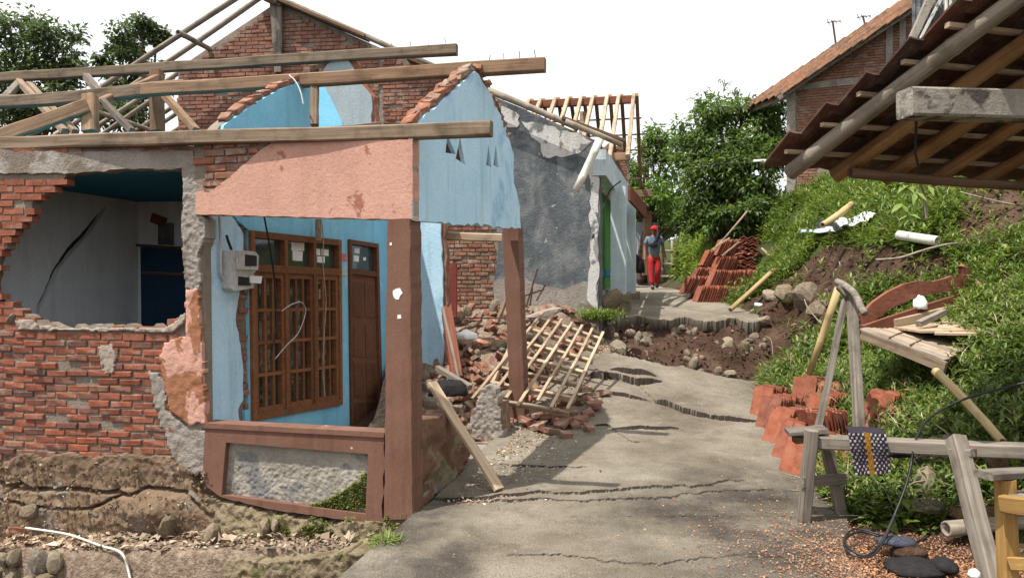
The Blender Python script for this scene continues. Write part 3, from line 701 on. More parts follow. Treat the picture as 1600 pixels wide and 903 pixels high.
# --- side fascia with a gable top over the porch entry
gabA = SP.pl([(645, 344), (814, 357), (812, 322), (803, 286), (803, 242), (791, 200), (777, 170), (762, 140), (748, 116), (738, 116), (720, 132), (690, 160), (657, 190), (645, 216)])
vents = [SP.pl(q) for q in ([(699, 211), (712, 241), (696, 239)], [(719, 214), (727, 258), (712, 248)], [(763, 226), (768, 262), (760, 258)], [(775, 226), (779, 263), (771, 258)])]
prism('blue_gable', SP, jag(gabA, .02, .09, seed=16), 0, -.035, M['blue'], house, vents)
core = SP.pl([(648, 340), (806, 352), (803, 330), (800, 250), (797, 205), (785, 170), (768, 138), (754, 108), (738, 103), (718, 122), (686, 152), (652, 186)])
gc = prism('gable_brickwork', SP, jag(core, .02, .07, seed=17), -.037, -.13, M['brick_old'], house, vents)
cap = SP.pl([(650, 190), (686, 156), (718, 126), (740, 106), (752, 112)])
for (q0, q1) in zip(cap[:-1], cap[1:]):
    n = max(1, int(math.dist(q0, q1) / .13))
    for k in range(n):
        t = (k + .5) / n; a = q0[0] + (q1[0] - q0[0]) * t; h = q0[1] + (q1[1] - q0[1]) * t
        link('brick', RUBBLE[random.randrange(11)], M['brick_old'], gc, SP.pt(a, h, -.06), (random.uniform(-.2, .2), -math.atan2(q1[1] - q0[1], q1[0] - q0[0]) + random.uniform(-.15, .15), SP.rz() + random.uniform(-.3, .3)))
brk = SP.pl([(752, 112), (766, 138), (780, 170), (792, 205), (799, 235)])
for k in range(26):
    i = random.randrange(4); t = random.random(); a = brk[i][0] + (brk[i + 1][0] - brk[i][0]) * t; h = brk[i][1] + (brk[i + 1][1] - brk[i][1]) * t
    link('brick', RUBBLE[4 + random.randrange(7)], M['brick_old'], gc, SP.pt(a, h, -.05), (random.uniform(-.3, .3), random.uniform(-.6, .6), SP.rz() + random.uniform(-.6, .6)))
# underside beam of the side fascia
MB().prism(SP, SP.pl([(646, 343), (812, 356), (812, 350), (646, 335)]), -.04, -.17).build('lintel', M['blue'], house)
# side parapet, flaking, with its broken end
sideA = SP.pl([(655, 662), (702, 640), (712, 655), (735, 672), (745, 690), (728, 740), (660, 800)])
relief('side_parapet', SP, jag(sideA, .012, .05, seed=18), .016, lambda A, Hh: -.01 + .05 * fbm(A * 6, Hh * 8, 57, 5), M['brownflake'], house, .16)
stub = Fr((P(765, 640, 7.65).x, 7.65), (.958, -.28))
relief('wall_stub', stub, jag(stub.pl([(752, 606), (764, 600), (775, 606), (783, 640), (788, 690), (760, 705), (735, 725), (728, 690), (733, 655), (745, 625)]), .012, .03, seed=19), .012, rough_disp(.03, 20, 59, 0), M['cement'], house, .16)
MB().prism(stub, stub.pl([(735, 640), (782, 630), (787, 700), (730, 720)]), -.02, -.3).build('stub_core', M['brick_old'], house)

# --- house wall behind the porch: window and door
hwA = [(0, -.3), (3.5, -.3), (3.5, 2.95)] + HW.pl([(600, 190), (560, 195), (489, 200), (488, 135), (470, 124), (440, 136), (400, 158), (372, 178), (350, 195)]) + [(0, 2.75)]
WQ = HW.pl([(388, 360), (530, 375), (532, 632), (392, 658)]); DQ = HW.pl([(543, 374), (589, 381), (597, 700), (547, 705)])
hw = prism('house_wall', HW, hwA, -.03, -.13, M['mortar'], house, [WQ, DQ])
pl1 = HW.pl([(316, 338), (362, 338), (372, 352), (380, 366), (381, 400), (377, 430), (372, 470), (368, 500), (376, 540), (380, 580), (380, 625), (372, 640), (380, 690), (316, 700)])
prism('blue_plaster', HW, jag(pl1, .008, .05, seed=20), 0, -.03, M['blue'], house)
top = HW.pl([(318, 332), (350, 196), (372, 181), (400, 161), (440, 139), (470, 127), (486, 136), (487, 200), (520, 240)])
pl2 = HW.pl([(390, 663), (386, 640), (391, 655)]) + []
pl2o = HW.pl([(385, 700), (383, 640), (389, 640), (388, 358), (372, 345), (365, 336), (318, 332)]) + top[1:] + [(3.5, 2.9), (3.5, -.28)]
prism('blue_plaster', HW, pl2o, -.001, -.03, M['bluebright'], house, [HW.pl([(389.5, 361.5), (530, 375), (532, 632), (392, 657)]), DQ])
bz = HW.pl([(362, 338), (374, 345), (388, 358), (391, 655), (380, 640), (366, 500), (378, 430), (380, 370)])
bricks(HW, hw, HW.px(362, 400)[0], HW.px(392, 400)[0], .2, 2.3, lambda a, h: inpoly(bz, a, h), M['brick_old'], L=.12, front=-.012, depth=.06, seed=9, jit=.015)
# sloping brick cap of the gable
for q0, q1 in zip(top[1:6], top[2:7]):
    n = max(1, int(math.dist(q0, q1) / .12))
    for k in range(n):
        t = (k + .5) / n; link('brick', RUBBLE[random.randrange(11)], M['brick_old'], hw, HW.pt(q0[0] + (q1[0] - q0[0]) * t, q0[1] + (q1[1] - q0[1]) * t + .03, -.06), (random.uniform(-.2, .2), -math.atan2(q1[1] - q0[1], q1[0] - q0[0]) + random.uniform(-.2, .2), HW.rz() + random.uniform(-.3, .3)))

def qmap(Q):
    (a0, h0), (a1, h1), (a2, h2), (a3, h3) = Q                       # TL TR BR BL
    return lambda s, t: ((a0 * (1 - s) + a1 * s) * (1 - t) + (a3 * (1 - s) + a2 * s) * t, (h0 * (1 - s) + h1 * s) * (1 - t) + (h3 * (1 - s) + h2 * s) * t)
def member(name, fr, q, s0, s1, t0, t1, d0, d1, mat, parent): return prism(name, fr, [q(s0, t0), q(s1, t0), q(s1, t1), q(s0, t1)], d0, d1, mat, parent)
q = qmap(WQ); ww = thing('window', None, None, HW.pt(*q(.5, 1)), None); ww.parent = house; ww.location = ww.location - house.location
T = .195
for (s0, s1, t0, t1) in ((0, .035, 0, 1), (.965, 1, 0, 1), (.035, .965, 0, .035), (.035, .965, .965, 1), (.035, .965, T - .02, T + .02), (.325, .355, .035, T - .02), (.645, .675, .035, T - .02), (.325, .355, T + .02, .965), (.645, .675, T + .02, .965)):
    member('frame', HW, q, s0, s1, t0, t1, .03, -.07, M['wood_win'], ww)
for c in range(3):
    s0, s1 = (.035, .355, .675)[c], (.325, .645, .965)[c]
    member('pane', HW, q, s0, s1, .035, T - .02, -.03, -.036, M['glass'], ww)
    member('pane', HW, q, s0, s1, T + .02, .965, -.045, -.05, M['glass'], ww)
    e = .03
    for (u0, u1, v0, v1) in ((s0, s0 + e, T + .02, .965), (s1 - e, s1, T + .02, .965), (s0 + e, s1 - e, T + .02, T + .05), (s0 + e, s1 - e, .935, .965)):
        member('sash', HW, q, u0, u1, v0, v1, .015, -.04, M['wood_win'], ww)
    g0, g1 = s0 + e, s1 - e
    for k in (1, 2): member('bar', HW, q, g0 + (g1 - g0) * k / 3 - .011, g0 + (g1 - g0) * k / 3 + .011, T + .05, .935, .008, -.02, M['wood_win'], ww)
    for k in (1, 2, 3): member('bar', HW, q, g0, g1, T + .05 + (.885 - T) * k / 4 - .009, T + .05 + (.885 - T) * k / 4 + .009, .011, -.017, M['wood_win'], ww)
for px4 in ([(459, 378), (479, 380), (479, 392), (459, 391)], [(461, 391), (477, 393), (476, 408), (461, 407)], [(492, 388), (504, 389), (504, 399), (492, 398)], [(506, 389), (517, 390), (517, 400), (506, 399)], [(499, 400), (511, 401), (511, 411), (499, 410)],
            [(492, 431), (498, 431), (498, 450), (492, 450)], [(503, 431), (509, 432), (509, 444), (503, 443)], [(515, 433), (520, 433), (520, 443), (515, 443)], [(504, 452), (512, 452), (512, 467), (504, 467)], [(495, 453), (500, 453), (499, 466), (494, 466)], [(516, 455), (520, 455), (520, 466), (516, 466)]):
    prism('paper', HW, HW.pl(px4), -.026 if px4[0][1] < 420 else -.0405, -.0295 if px4[0][1] < 420 else -.0445, M['white'], ww)
q = qmap(DQ); dd = thing('door', None, None, HW.pt(*q(.5, 1)), None); dd.parent = house; dd.location = dd.location - house.location
for (s0, s1, t0, t1) in ((0, .08, 0, 1), (.92, 1, 0, 1), (.08, .92, 0, .02), (.08, .92, .135, .16)): member('frame', HW, q, s0, s1, t0, t1, .025, -.08, M['wood_door'], dd)
member('pane', HW, q, .08, .92, .02, .135, -.03, -.036, M['glass'], dd)
member('leaf', HW, q, .08, .92, .16, 1, -.01, -.05, M['wood_door'], dd)
for r0, r1 in ((.2, .36), (.39, .55), (.58, .74), (.77, .93)): 
    for c0, c1 in ((.16, .46), (.54, .84)): member('panel', HW, q, c0, c1, r0, r1, -.002, -.012, M['wood_door'], dd)
for px4 in ([(557, 387), (565, 388), (565, 396), (557, 395)], [(556, 399), (564, 400), (564, 409), (556, 408)], [(571, 402), (575, 402), (575, 407), (571, 407)]): prism('paper', HW, HW.pl(px4), -.026, -.0295, M['white'], dd)
# stickers and a painted number patch beside the door
for px4 in ([(532, 396), (541, 397), (541, 408), (532, 407)], [(533, 421), (541, 422), (541, 431), (533, 430)]): prism('sticker', HW, HW.pl(px4), .006, 0, M['pinkcloth'] if px4[0][1] < 410 else M['greywhite'], house)
# cross wall with its torn edge
cw = prism('cross_wall', CWF, jag([(-.1, -.3), (.62, -.3), (.66, .5), (.68, 1.2), (.66, 1.9), (.64, 2.45), (.6, 2.9), (-.1, 2.9)], .012, .08, seed=22), 0, -.03, M['blue'], house)
MB().prism(CWF, jag([(-.1, -.3), (.68, -.3), (.71, .5), (.7, 1.2), (.7, 1.9), (.66, 2.45), (.62, 2.9), (-.1, 2.9)], .025, .07, seed=23), -.031, -.13).build('torn_brick_edge', M['brick_old'], house)
# second gable of blue and grey render further back
G2 = Fr((P(540, 150, 9.3).x, 9.3), (.97, -.24))
g2o = G2.pl([(497, 330), (497, 122), (512, 100), (530, 90), (545, 96), (556, 118), (572, 140), (580, 150), (583, 330)])
g2 = prism('grey_gable', G2, jag(g2o, .015, .08, seed=24), 0, -.03, M['bluegrey'], house)
prism('blue_strip', G2, jag(G2.pl([(497.5, 328), (497.5, 128), (507, 135), (520, 160), (535, 190), (548, 328)]), .006, .06, seed=25), .004, -.001, M['bluebright'], house)
MB().prism(G2, jag(G2.pl([(494, 330), (494, 116), (508, 93), (530, 82), (550, 90), (566, 118), (584, 150), (587, 330)]), .02, .07, seed=26), -.031, -.14).build('gable_brickwork', M['brick_old'], house)
capl = G2.pl([(470, 118), (495, 104), (512, 93), (530, 83), (548, 92)])
for q0, q1 in zip(capl[:-1], capl[1:]):
    n = max(1, int(math.dist(q0, q1) / .12))
    for k in range(n):
        t = (k + .5) / n; link('brick', RUBBLE[random.randrange(11)], M['brick_gable'], g2, G2.pt(q0[0] + (q1[0] - q0[0]) * t, q0[1] + (q1[1] - q0[1]) * t, -.06), (random.uniform(-.2, .2), -math.atan2(q1[1] - q0[1], q1[0] - q0[0]) + random.uniform(-.2, .2), random.uniform(-.4, .4)))

# --- the room behind the hole
IL = Fr((-4.63, 6.9), (.275, .96))
ckl = IL.pl([(166, 321), (150, 344), (137, 361), (107, 393), (86, 424), (72, 458), (61, 478), (58, 498)])
prism('room_wall', IL, [(-.9, -.3), (1.62, -.3), (1.62, 2.6), (-.9, 2.6)], 0, -.06, M['roomwall'], house, [jag(band(ckl, [.006, .03, .036, .036, .03, .026, .022, .006]), .005, .05, seed=27)])
MB().prism(IL, [(-.9, -.3), (1.62, -.3), (1.62, 2.6), (-.9, 2.6)], -.16, -.2).build('room_wall', M['wood_dark'], house)  # dark sheet added behind the crack, standing in for shade in the gap
e = IL.pt(1.62, 0); IB = Fr((e.x, e.y), (1, -.1))
prism('room_wall', IB, [(-.1, -.3), (2.2, -.3), (2.2, 2.6), (-.1, 2.6)], 0, -.08, M['roomwall'], house)
cup = thing('cupboard', 'dark blue cupboard standing against the back of the broken-open room', 'cupboard', IB.pt(.4, -.1, .2))
cq = IB.pl([(226, 385), (300, 390), (300, 580), (228, 580)])
M['deepblue'] = plaster('deep_blue_paint', [(.012, .035, .07, 1), (.018, .05, .095, 1)], bump=.1); prism('carcass', IB, cq, .08, .01, M['deepblue'], cup); prism('shelf', IB, IB.pl([(228, 424), (300, 427), (300, 431), (228, 428)]), .1, .081, M['wood_dark'], cup)
prism('top', IB, IB.pl([(222, 382), (302, 387), (302, 391), (222, 386)]), .12, .0, M['wood_dark'], cup)
for px4, m, nm, lb in (([(240, 333), (262, 341), (258, 356), (236, 347)], 'wood_red', 'wall_picture', 'small brown wooden plaque hanging crooked above the dark cupboard'), ([(249, 348), (272, 349), (272, 383), (249, 382)], 'greywall', 'wall_calendar', 'grey printed calendar hanging above the dark cupboard')):
    o = thing(nm, lb, nm.split('_')[1], IB.pt(*IB.px(*px4[3]), .02)); prism('sheet', IB, IB.pl(px4), .03, .004, M[m], o)
MB().prism(LW, [(-3.6, 2.575), (.05, 2.575), (.05, 2.62), (-3.6, 2.62)], -.1, -3.6).build('ceiling', M['navy'], house)
pw = Fr((-2.62, 6.2), (.1, 1)); prism('dark_backing', pw, [(0, -.3), (3.4, -.3), (3.4, 2.5), (0, 2.5)], 0, -.06, M['wood_dark'], house)  # dark panel added behind the window to make its openings black
MB().prism(LW, [(-3.6, -.32), (.1, -.32), (.1, -.3), (-3.6, -.3)], -.1, -3.6).build('floor_slab', M['cement'], house)
MB().prism(SP, [(.05, .0), (2.9, .0), (2.9, .06), (.05, .06)], -.02, -1.7).build('porch_floor', M['cement'], house)

# --- roof timbers left standing
def bpx(name, x0, y0, Y0, x1, y1, Y1, wd, ht, m, par=house, **k): return bar(name, P(x0, y0, Y0), P(x1, y1, Y1), wd, ht, M[m], par, **k)
bpx('roof_beam', -260, 233, 6.8, 768, 202, 5.32, .09, .108, 'wood_beam', seg=14, wob=.006)
bpx('roof_beam', -200, 177, 8.62, 290, 137, 7.75, .1, .13, 'wood_beam', seg=10, wob=.012)
bpx('roof_beam', 225, 142, 7.84, 852, 102, 6.85, .1, .125, 'wood_warm', seg=12, wob=.005)
bpx('roof_beam', -200, 134, 10.9, 714, 78, 9.0, .1, .125, 'wood_beam', seg=14, wob=.008)
bpx('king_post', 245, 112, 8.6, 246, 206, 8.5, .13, .13, 'wood_dark')
bpx('strut', 258, 150, 8.4, 306, 204, 8.2, .09, .07, 'wood_warm')
bpx('rafter', 0, 214, 7.2, 138, 165, 7.4, .1, .13, 'wood_warm'); bpx('rafter', 120, 178, 7.5, 250, 122, 8.6, .08, .1, 'wood_warm')
bpx('short_post', 141, 150, 7.5, 141, 207, 7.4, .13, .12, 'wood_warm')
bpx('strut', 160, 158, 7.6, 206, 205, 7.4, .06, .06, 'wood_grey'); bpx('strut', 135, 120, 8.6, 160, 150, 8.0, .07, .08, 'wood_grey')
bpx('rafter', 30, 128, 9.2, 102, 206, 8.0, .07, .07, 'wood_beam'); bpx('rafter', 45, 132, 9.2, 118, 208, 8.0, .07, .07, 'wood_beam'); bpx('rafter', -40, 205, 7.8, 30, 130, 9.2, .08, .07, 'wood_grey')
bpx('post', 492, 130, 7.4, 491, 196, 7.3, .075, .075, 'wood_beam'); bpx('post', 497, 343, 7.5, 498, 376, 7.5, .05, .06, 'wood_pale')
bpx('plank', 668, 368, 9.6, 785, 372, 9.4, .1, .1, 'wood_pale')
# nail stubs along the ends of the beams
for (x0, y0, Y0, x1, y1, Y1) in ((600, 80, 9.2, 712, 70, 9.0), (750, 103, 7.0, 850, 92, 6.86)):
    for k in range(4):
        t = (k + .5) / 4; b = P(x0 + (x1 - x0) * t, y0 + (y1 - y0) * t, Y0 + (Y1 - Y0) * t)
        MB().tube([b, b + Vector((random.uniform(-.03, .04), 0, .09))], .004, 5).build('nail', M['rust'], house)

# --- electricity meter, conduit and loose cables
em = thing('electricity_meter', 'grey-white electricity meter box fixed to the blue porch wall', 'meter', HW.pt(*HW.px(362, 455), .05))
MB().prism(HW, HW.pl([(345, 391), (380, 393), (384, 398), (384, 424), (380, 428), (383, 432), (381, 450), (350, 455), (345, 450)]), .1, .0).build('casing', M['greywhite'], em)
MB().prism(HW, HW.pl([(352, 392), (379, 394), (384, 400), (383, 422), (352, 421)]), .13, .101).build('cover', M['greywhite'], em)
MB().prism(HW, HW.pl([(362, 398), (380, 400), (380, 416), (362, 416)]), .136, .128).build('screen', M['black'], em)
MB().prism(HW, HW.pl([(356, 432), (374, 434), (374, 446), (356, 446)]), .112, .099).build('breaker', M['black'], em)
MB().prism(HW, HW.pl([(372, 431), (391, 432), (389, 443), (372, 442)]), .122, .113).build('note', M['white'], em)
o = wire('conduit_pipe', [HW.pt(*HW.px(338, 338), .03), HW.pt(*HW.px(340, 380), .03), HW.pt(*HW.px(340, 425), .03), HW.pt(*HW.px(347, 440), .03)], .012, M['greywhite']); props(o, 'thin grey conduit pipe running down beside the meter box', 'pipe')
for nm, pts, r, m, d, lb in (('hanging_cable', [(394, 338), (402, 380), (410, 430), (413, 478), (412, 520), (404, 560)], .009, 'black', .12, 'black cable hanging in front of the first window column'),
    ('loose_cable', [(425, 486), (440, 476), (455, 472), (463, 482), (460, 500), (450, 522), (432, 540), (415, 560)], .005, 'greywhite', .1, 'pale loose cable looping across the wooden window'),
    ('thin_cord', [(482, 343), (486, 375), (485, 410), (490, 470), (487, 520), (485, 580), (489, 620)], .006, 'wood_pale', .14, 'thin tan cord hanging straight down the window'),
    ('cable_stub', [(344, 368), (348, 380), (352, 390)], .012, 'black', .06, 'short black cable entering the top of the meter box')):
    o = wire(nm, [HW.pt(*HW.px(*p_), d) for p_ in pts], r, M[m]); props(o, lb, 'cable')
o = wire('loose_string', [SP.pt(*SP.px(x, y), .02) for x, y in []] or [P(452, 118, 7.2), P(462, 128, 7.2), P(470, 145, 7.2), P(474, 164, 7.2)], .007, M['white']); props(o, 'short white cord hanging off the upper blue gable', 'cord')

# ------------------------------------------------------------------ brick gable house behind
BWF = Fr((.5, 11.8), (.985, -.12))
bh = thing('gable_house', 'tall bare brick gable house with grey rendered end behind the blue house', 'house', (-1.5, 12.2, .6))
gout = BWF.pl([(278, 330), (278, 107), (350, 58), (432, 4), (560, 60), (680, 112), (770, 150), (900, 206), (937, 222), (936, 490)]) 
gout += [(gout[-1][0], .3), (gout[0][0], .3)]
wall = prism('gable_wall', BWF, gout, -.012, -.16, M['mortar'], bh)
gre = BWF.pl([(762, 150), (900, 207), (936, 222), (935, 492), (776, 500), (772, 440), (778, 400), (774, 330), (765, 250), (756, 200)])
low = BWF.pl([(640, 360), (776, 364), (772, 440), (776, 500), (640, 500)])
upp = BWF.pl([(276, 112), (350, 62), (432, 10), (560, 66), (680, 118), (758, 152), (752, 205), (765, 250), (776, 362), (640, 360), (276, 330)])
bricks(BWF, wall, BWF.px(640, 400)[0], BWF.px(780, 400)[0], 1.05, BWF.px(700, 362)[1], lambda a, h: inpoly(low, a, h), M['brick_old'], L=.2, H=.05, gap=.013, front=.01, seed=31, limit=160)
up2 = lambda a, h: inpoly(upp, a, h)
hh = BWF.px(700, 360)[1]
bricks(BWF, wall, BWF.px(560, 300)[0], BWF.px(780, 300)[0], hh, BWF.px(600, 60)[1], lambda a, h: up2(a, h) and a > aS, M['brick_gable'], L=.2, H=.05, gap=.013, front=.008, seed=32, limit=260, stuffmat=M['brick_far']) if (aS := BWF.px(592, 200)[0]) else None
bricks(BWF, wall, BWF.px(150, 200)[0], BWF.px(592, 300)[0], BWF.px(400, 330)[1], BWF.px(432, 4)[1], lambda a, h: up2(a, h) and a <= aS, M['brick_gable'], L=.2, H=.05, gap=.013, front=.008, seed=33, limit=0, stuffmat=M['brick_far'])
prism('grey_render', BWF, jag(gre, .03, .12, seed=34), .015, -.01, M['greywall'], bh)
prism('white_render', BWF, jag(BWF.pl([(782, 165), (812, 182), (808, 200), (790, 198), (783, 185)]), .03, .06, seed=35), .025, .01, M['whitewall'], bh)
prism('white_render', BWF, jag(BWF.pl([(815, 190), (900, 208), (925, 222), (905, 240), (850, 247), (845, 225), (830, 215)]), .03, .08, seed=36), .021, .01, M['whitewall'], bh)
prism('white_render', BWF, jag(BWF.pl([(921, 240), (935, 240), (934, 484), (918, 470), (922, 380)]), .025, .1, seed=37), .022, .01, M['whitewall'], bh)
prism('grey_render', BWF, jag(BWF.pl([(770, 440), (805, 425), (835, 443), (880, 452), (912, 440), (934, 445), (934, 495), (772, 500)]), .02, .08, seed=38), .02, .01, M['cement'], bh)
# sheet edge and bamboo along the verge
def vpx(pts, d): return [BWF.pt(*BWF.px(x, y), d) for x, y in pts]
A, B = vpx([(437, 2), (690, 112)], .15); bamboo('verge_pole', A, B, .05, M['bamboo_g'], bh)
A, B = vpx([(400, -12), (575, 62)], .05); bar('verge_board', A, B, .3, .05, M['wood_dark'], bh)
A, B = vpx([(640, 95), (770, 146)], .05); bar('verge_board', A, B, .25, .05, M['wood_dark'], bh)
A, B = vpx([(757, 143), (905, 205)], .2); bamboo('gutter', A, B, .055, M['bamboo_g'], bh)
A, B = vpx([(880, 190), (976, 226)], .25); bar('eaves_board', A, B, .12, .05, M['wood_dark'], bh)
A, B = vpx([(885, 196), (972, 232)], .28); bamboo('gutter', A, B, .05, M['bamboo_g'], bh)
A, B = vpx([(938, 224), (901, 302)], .32); o = bamboo('drain_pipe', A, B, .065, M['pvc'], None, node=.45); props(o, 'cream bamboo-jointed drain pipe hanging loose from the eave corner', 'pipe')
A, B = vpx([(428, -6), (437, 116)], .06); bar('gable_post', A, B, .1, .07, M['wood_grey'], bh); A, B = vpx([(441, -4), (440, 116)], .1); bar('gable_post', A, B, .09, .06, M['wood_grey'], bh)
A, B = vpx([(418, -2), (446, 10)], .1); bar('ridge_end', A, B, .12, .14, M['wood_dark'], bh)
# bamboo rafters of the stripped left slope
for k in range(10):
    y = -(.32 + k * .32) if k < 2 else .15 + (k - 2) * .42
    bamboo('rafter', BWF.pt(*BWF.px(432, 0), -y), BWF.pt(*BWF.px(60, 252), -y) + Vector((0, 0, .05)), .045, M['bamboo_g'], bh, n=8)
for t in (.32, .55, .78):
    a = BWF.px(432 + (100 - 432) * t, 225 * t); bamboo('purlin', BWF.pt(a[0], a[1] - .08, .9), BWF.pt(a[0], a[1] - .08, -4.8), .045, M['bamboo_g'], bh, n=8)
bamboo('ridge_pole', BWF.pt(*BWF.px(432, 4), .8), BWF.pt(*BWF.px(432, 4), -5), .06, M['bamboo_g'], bh)
# side wall going back along the road, pale blue columns, green wall
SB = Fr((BWF.pt(gout[8][0], 0).x, BWF.pt(gout[8][0], 0).y), (.22, .975))
prism('side_wall', SB, [(.1, .5), (.5, .5), (.5, 2.95), (.1, 3.6)], -.01, -.15, M['greywall'], bh)
prism('green_wall', SB, [(.5, .6), (7, .8), (7, 3.3), (.5, 3.3)], -.12, -.25, M['green'], bh)
prism('wall_base', SB, [(.5, .6), (7, .8), (7, 1.75), (.5, 1.55)], -.06, -.119, M['cement'], bh); prism('blue_band', SB, [(.5, 1.78), (7, 1.98), (7, 2.1), (.5, 1.9)], -.1, -.118, M['navy'], bh)
for a in (1.6, 4.4): prism('column', SB, [(a, .7), (a + .28, .7), (a + .25, 3.4), (a, 3.4)], .28, .02, M['paleblue'], bh); prism('column_foot', SB, [(a - .06, .7), (a + .36, .7), (a + .32, 1.55), (a - .03, 1.5)], .36, 0, M['mossy'], bh)
prism('fascia', SB, [(-.05, 3.35), (7, 3.35), (7, 3.95), (-.05, 3.75)], .1, -.1, M['paleblue'], bh)
bar('red_board', SB.pt(2.2, 3.35, .3), SB.pt(4.2, 3.2, .5), .05, .28, M['wood_red'], bh)

# ------------------------------------------------------------------ stripped second roof
UX, VX = Vector((.975, -.2, 0)), Vector((.2, .975, 0))
rc = P(905, 160, 16.2); rr_ = thing('stripped_roof', 'stripped timber roof frame of pale rafters beyond the grey wall', 'roof frame', (1.0, 16, 3.6))
rz_ = rc.z
bar('ridge_beam', rc - UX * 1.15, rc + UX * 1.2, .1, .17, M['wood_red'], rr_)
for k in range(9):
    tp = rc + UX * (-1.1 + k * .28 + random.uniform(-.03, .03)); tp.z = rz_ + .1
    bar('rafter', tp, tp - VX * 2.6 - Vector((0, 0, 1.75)), .075, .09, M['wood_pale'], rr_)
    bar('rafter', tp + UX * .06, tp + UX * .06 + VX * 2.6 - Vector((0, 0, 1.75)), .075, .09, M['wood_warm'], rr_)
for k in range(6):
    dz = .3 + k * .27; p0 = rc + VX * (dz * 1.49) - Vector((0, 0, dz - .0))
    bar('batten', p0 - UX * 1.15, p0 + UX * (1.4 + random.uniform(-.1, .1)), .04, .03, M['wood_dark'], rr_)
prism('brick_gable', Fr((rc.x + .1, 16.3), (.2, .975)), [(-.9, 3.7), (.9, 3.7), (.12, 5.4), (-.12, 5.4)], .06, -.06, M['brick_old'], rr_)
gb = Fr((rc.x + 1.0, 17.6), (.975, -.2)); gw = prism('brick_wall', gb, jag([(-.6, 2.6), (.25, 2.6), (.3, 4.9), (-.2, 5.0), (-.6, 4.8)], .04, .1, seed=41), 0, -.12, M['mortar'], rr_)
bricks(gb, gw, -.6, .35, 2.6, 4.9, lambda a, h: inpoly([(-.6, 2.6), (.25, 2.6), (.28, 4.85), (-.2, 4.95), (-.6, 4.75)], a, h), M['brick_old'], L=.2, H=.05, front=.015, seed=42, limit=0, stuffmat=M['brick_far'])
bar('wall_plate', rc + UX * .2 + VX * 2.3 - Vector((0, 0, 1.75)), rc + UX * 1.5 + VX * 2.3 - Vector((0, 0, 1.7)), .1, .18, M['wood_warm'], rr_)
bar('wall_plate', rc - UX * 1.2 - VX * 2.3 - Vector((0, 0, 1.6)), rc + UX * 1.2 - VX * 2.3 - Vector((0, 0, 1.6)), .1, .14, M['wood_warm'], rr_)

# ------------------------------------------------------------------ far brick house on the bank
TH = Fr((P(1330, 200, 17).x, 17.0), (.94, -.34))
th = thing('bank_house', 'brick house with concrete frame and orange tiled roof up on the bank', 'house', (7.6, 17.5, 3.6))
_e0, _e1 = TH.pt(*TH.px(1226, 150), .35), TH.pt(*TH.px(1455, -2), .35); _ta = lambda p: ((p - TH.o).dot(TH.u) - .266, p.z - .11)
tw = TH.pl([(1236, 345)]); _a0, _h0 = _ta(_e0); _a1, _h1 = _ta(_e1); _sl = (_h1 - _h0) / (_a1 - _a0); _top = lambda a: _h0 + _sl * (a - _a0)
_al = TH.px(1236, 200)[0]; _ar = TH.px(1640, 0)[0]; tw = [(_al, tw[0][1]), (_al, _top(_al)), (_a1 + .6, _top(_a1 + .6)), (_ar, _top(_a1 + .6)), (_ar, tw[0][1])]
wl = prism('brick_wall', TH, tw, -.01, -.16, M['mortar'], th)
_b = TH.px(1243, 290); fz1 = [(_b[0], _b[1]), (_b[0], _top(_b[0]) - .06), (_a1 + .6, _top(_a1 + .6) - .06), (_a1 + .6, _b[1])]; fz2 = TH.pl([(1283, 290), (1283, 162), (1330, 162), (1330, 290)])
bandp = TH.pl([(1236, 140), (1420, 122), (1420, 112), (1252, 138)])
bricks(TH, wl, TH.px(1240, 200)[0], TH.px(1500, 200)[0], TH.px(1300, 330)[1], TH.px(1490, -60)[1], lambda a, h: inpoly(fz1, a, h) and not inpoly(fz2, a, h), M['brick_far'], L=.2, H=.05, front=.012, seed=51, limit=0, stuffmat=M['brick_far'])
for q in ([(1229, 345), (1229, 140), (1243, 140), (1243, 345)], [(1240, 142), (1240, 133), (1430, 110), (1430, 124)], [(1384, 122), (1384, 42), (1395, 36), (1395, 122)], [(1405, 118), (1405, 28), (1415, 22), (1415, 118)]):
    prism('concrete_frame', TH, TH.pl(q), .03, -.05, M['cement'], th)
wd_ = thing('window', None, None, TH.pt(*TH.px(1300, 192), 0), None); wd_.parent = th; wd_.location = wd_.location - th.location
prism('frame', TH, TH.pl([(1284, 164), (1330, 160), (1330, 200), (1284, 200)]), .03, -.02, M['wood_grey'], wd_, [TH.pl([(1289, 168), (1326, 165), (1326, 197), (1289, 197)])])
prism('pane', TH, TH.pl([(1288, 167), (1327, 164), (1327, 198), (1288, 198)]), 0, -.01, M['sheet'], wd_)
for y in (175, 183): prism('louvre', TH, TH.pl([(1289, y), (1326, y - 2), (1326, y), (1289, y + 2)]), .02, .001, M['white'], wd_)
def tile_mesh(L, W, th_=.014, amp=.022, n=7, ribs=1):
    vs = []; fs = []
    for y in (0, L):
        for s in (0, 1):
            for i in range(n):
                t = i / (n - 1); vs.append(((t - .5) * W, y - L / 2, amp * math.sin(t * 2 * math.pi * ribs) + (0 if s == 0 else -th_) + (.006 if y else 0)))
    for i in range(n - 1):
        fs += [(i, i + 1, 2 * n + i + 1, 2 * n + i), (n + i + 1, n + i, 3 * n + i, 3 * n + i + 1), (i + 1, i, n + i, n + i + 1), (2 * n + i, 2 * n + i + 1, 3 * n + i + 1, 3 * n + i)]
    fs += [(0, 2 * n, 3 * n, n), (n - 1, 2 * n - 1, 4 * n - 1, 3 * n - 1)]
    me = bpy.data.meshes.new('tile'); me.from_pydata(vs, [], fs)
    bm = bmesh.new(); bm.from_mesh(me); bmesh.ops.recalc_face_normals(bm, faces=bm.faces); bm.to_mesh(me); bm.free(); return me
RT = tile_mesh(.34, .26)
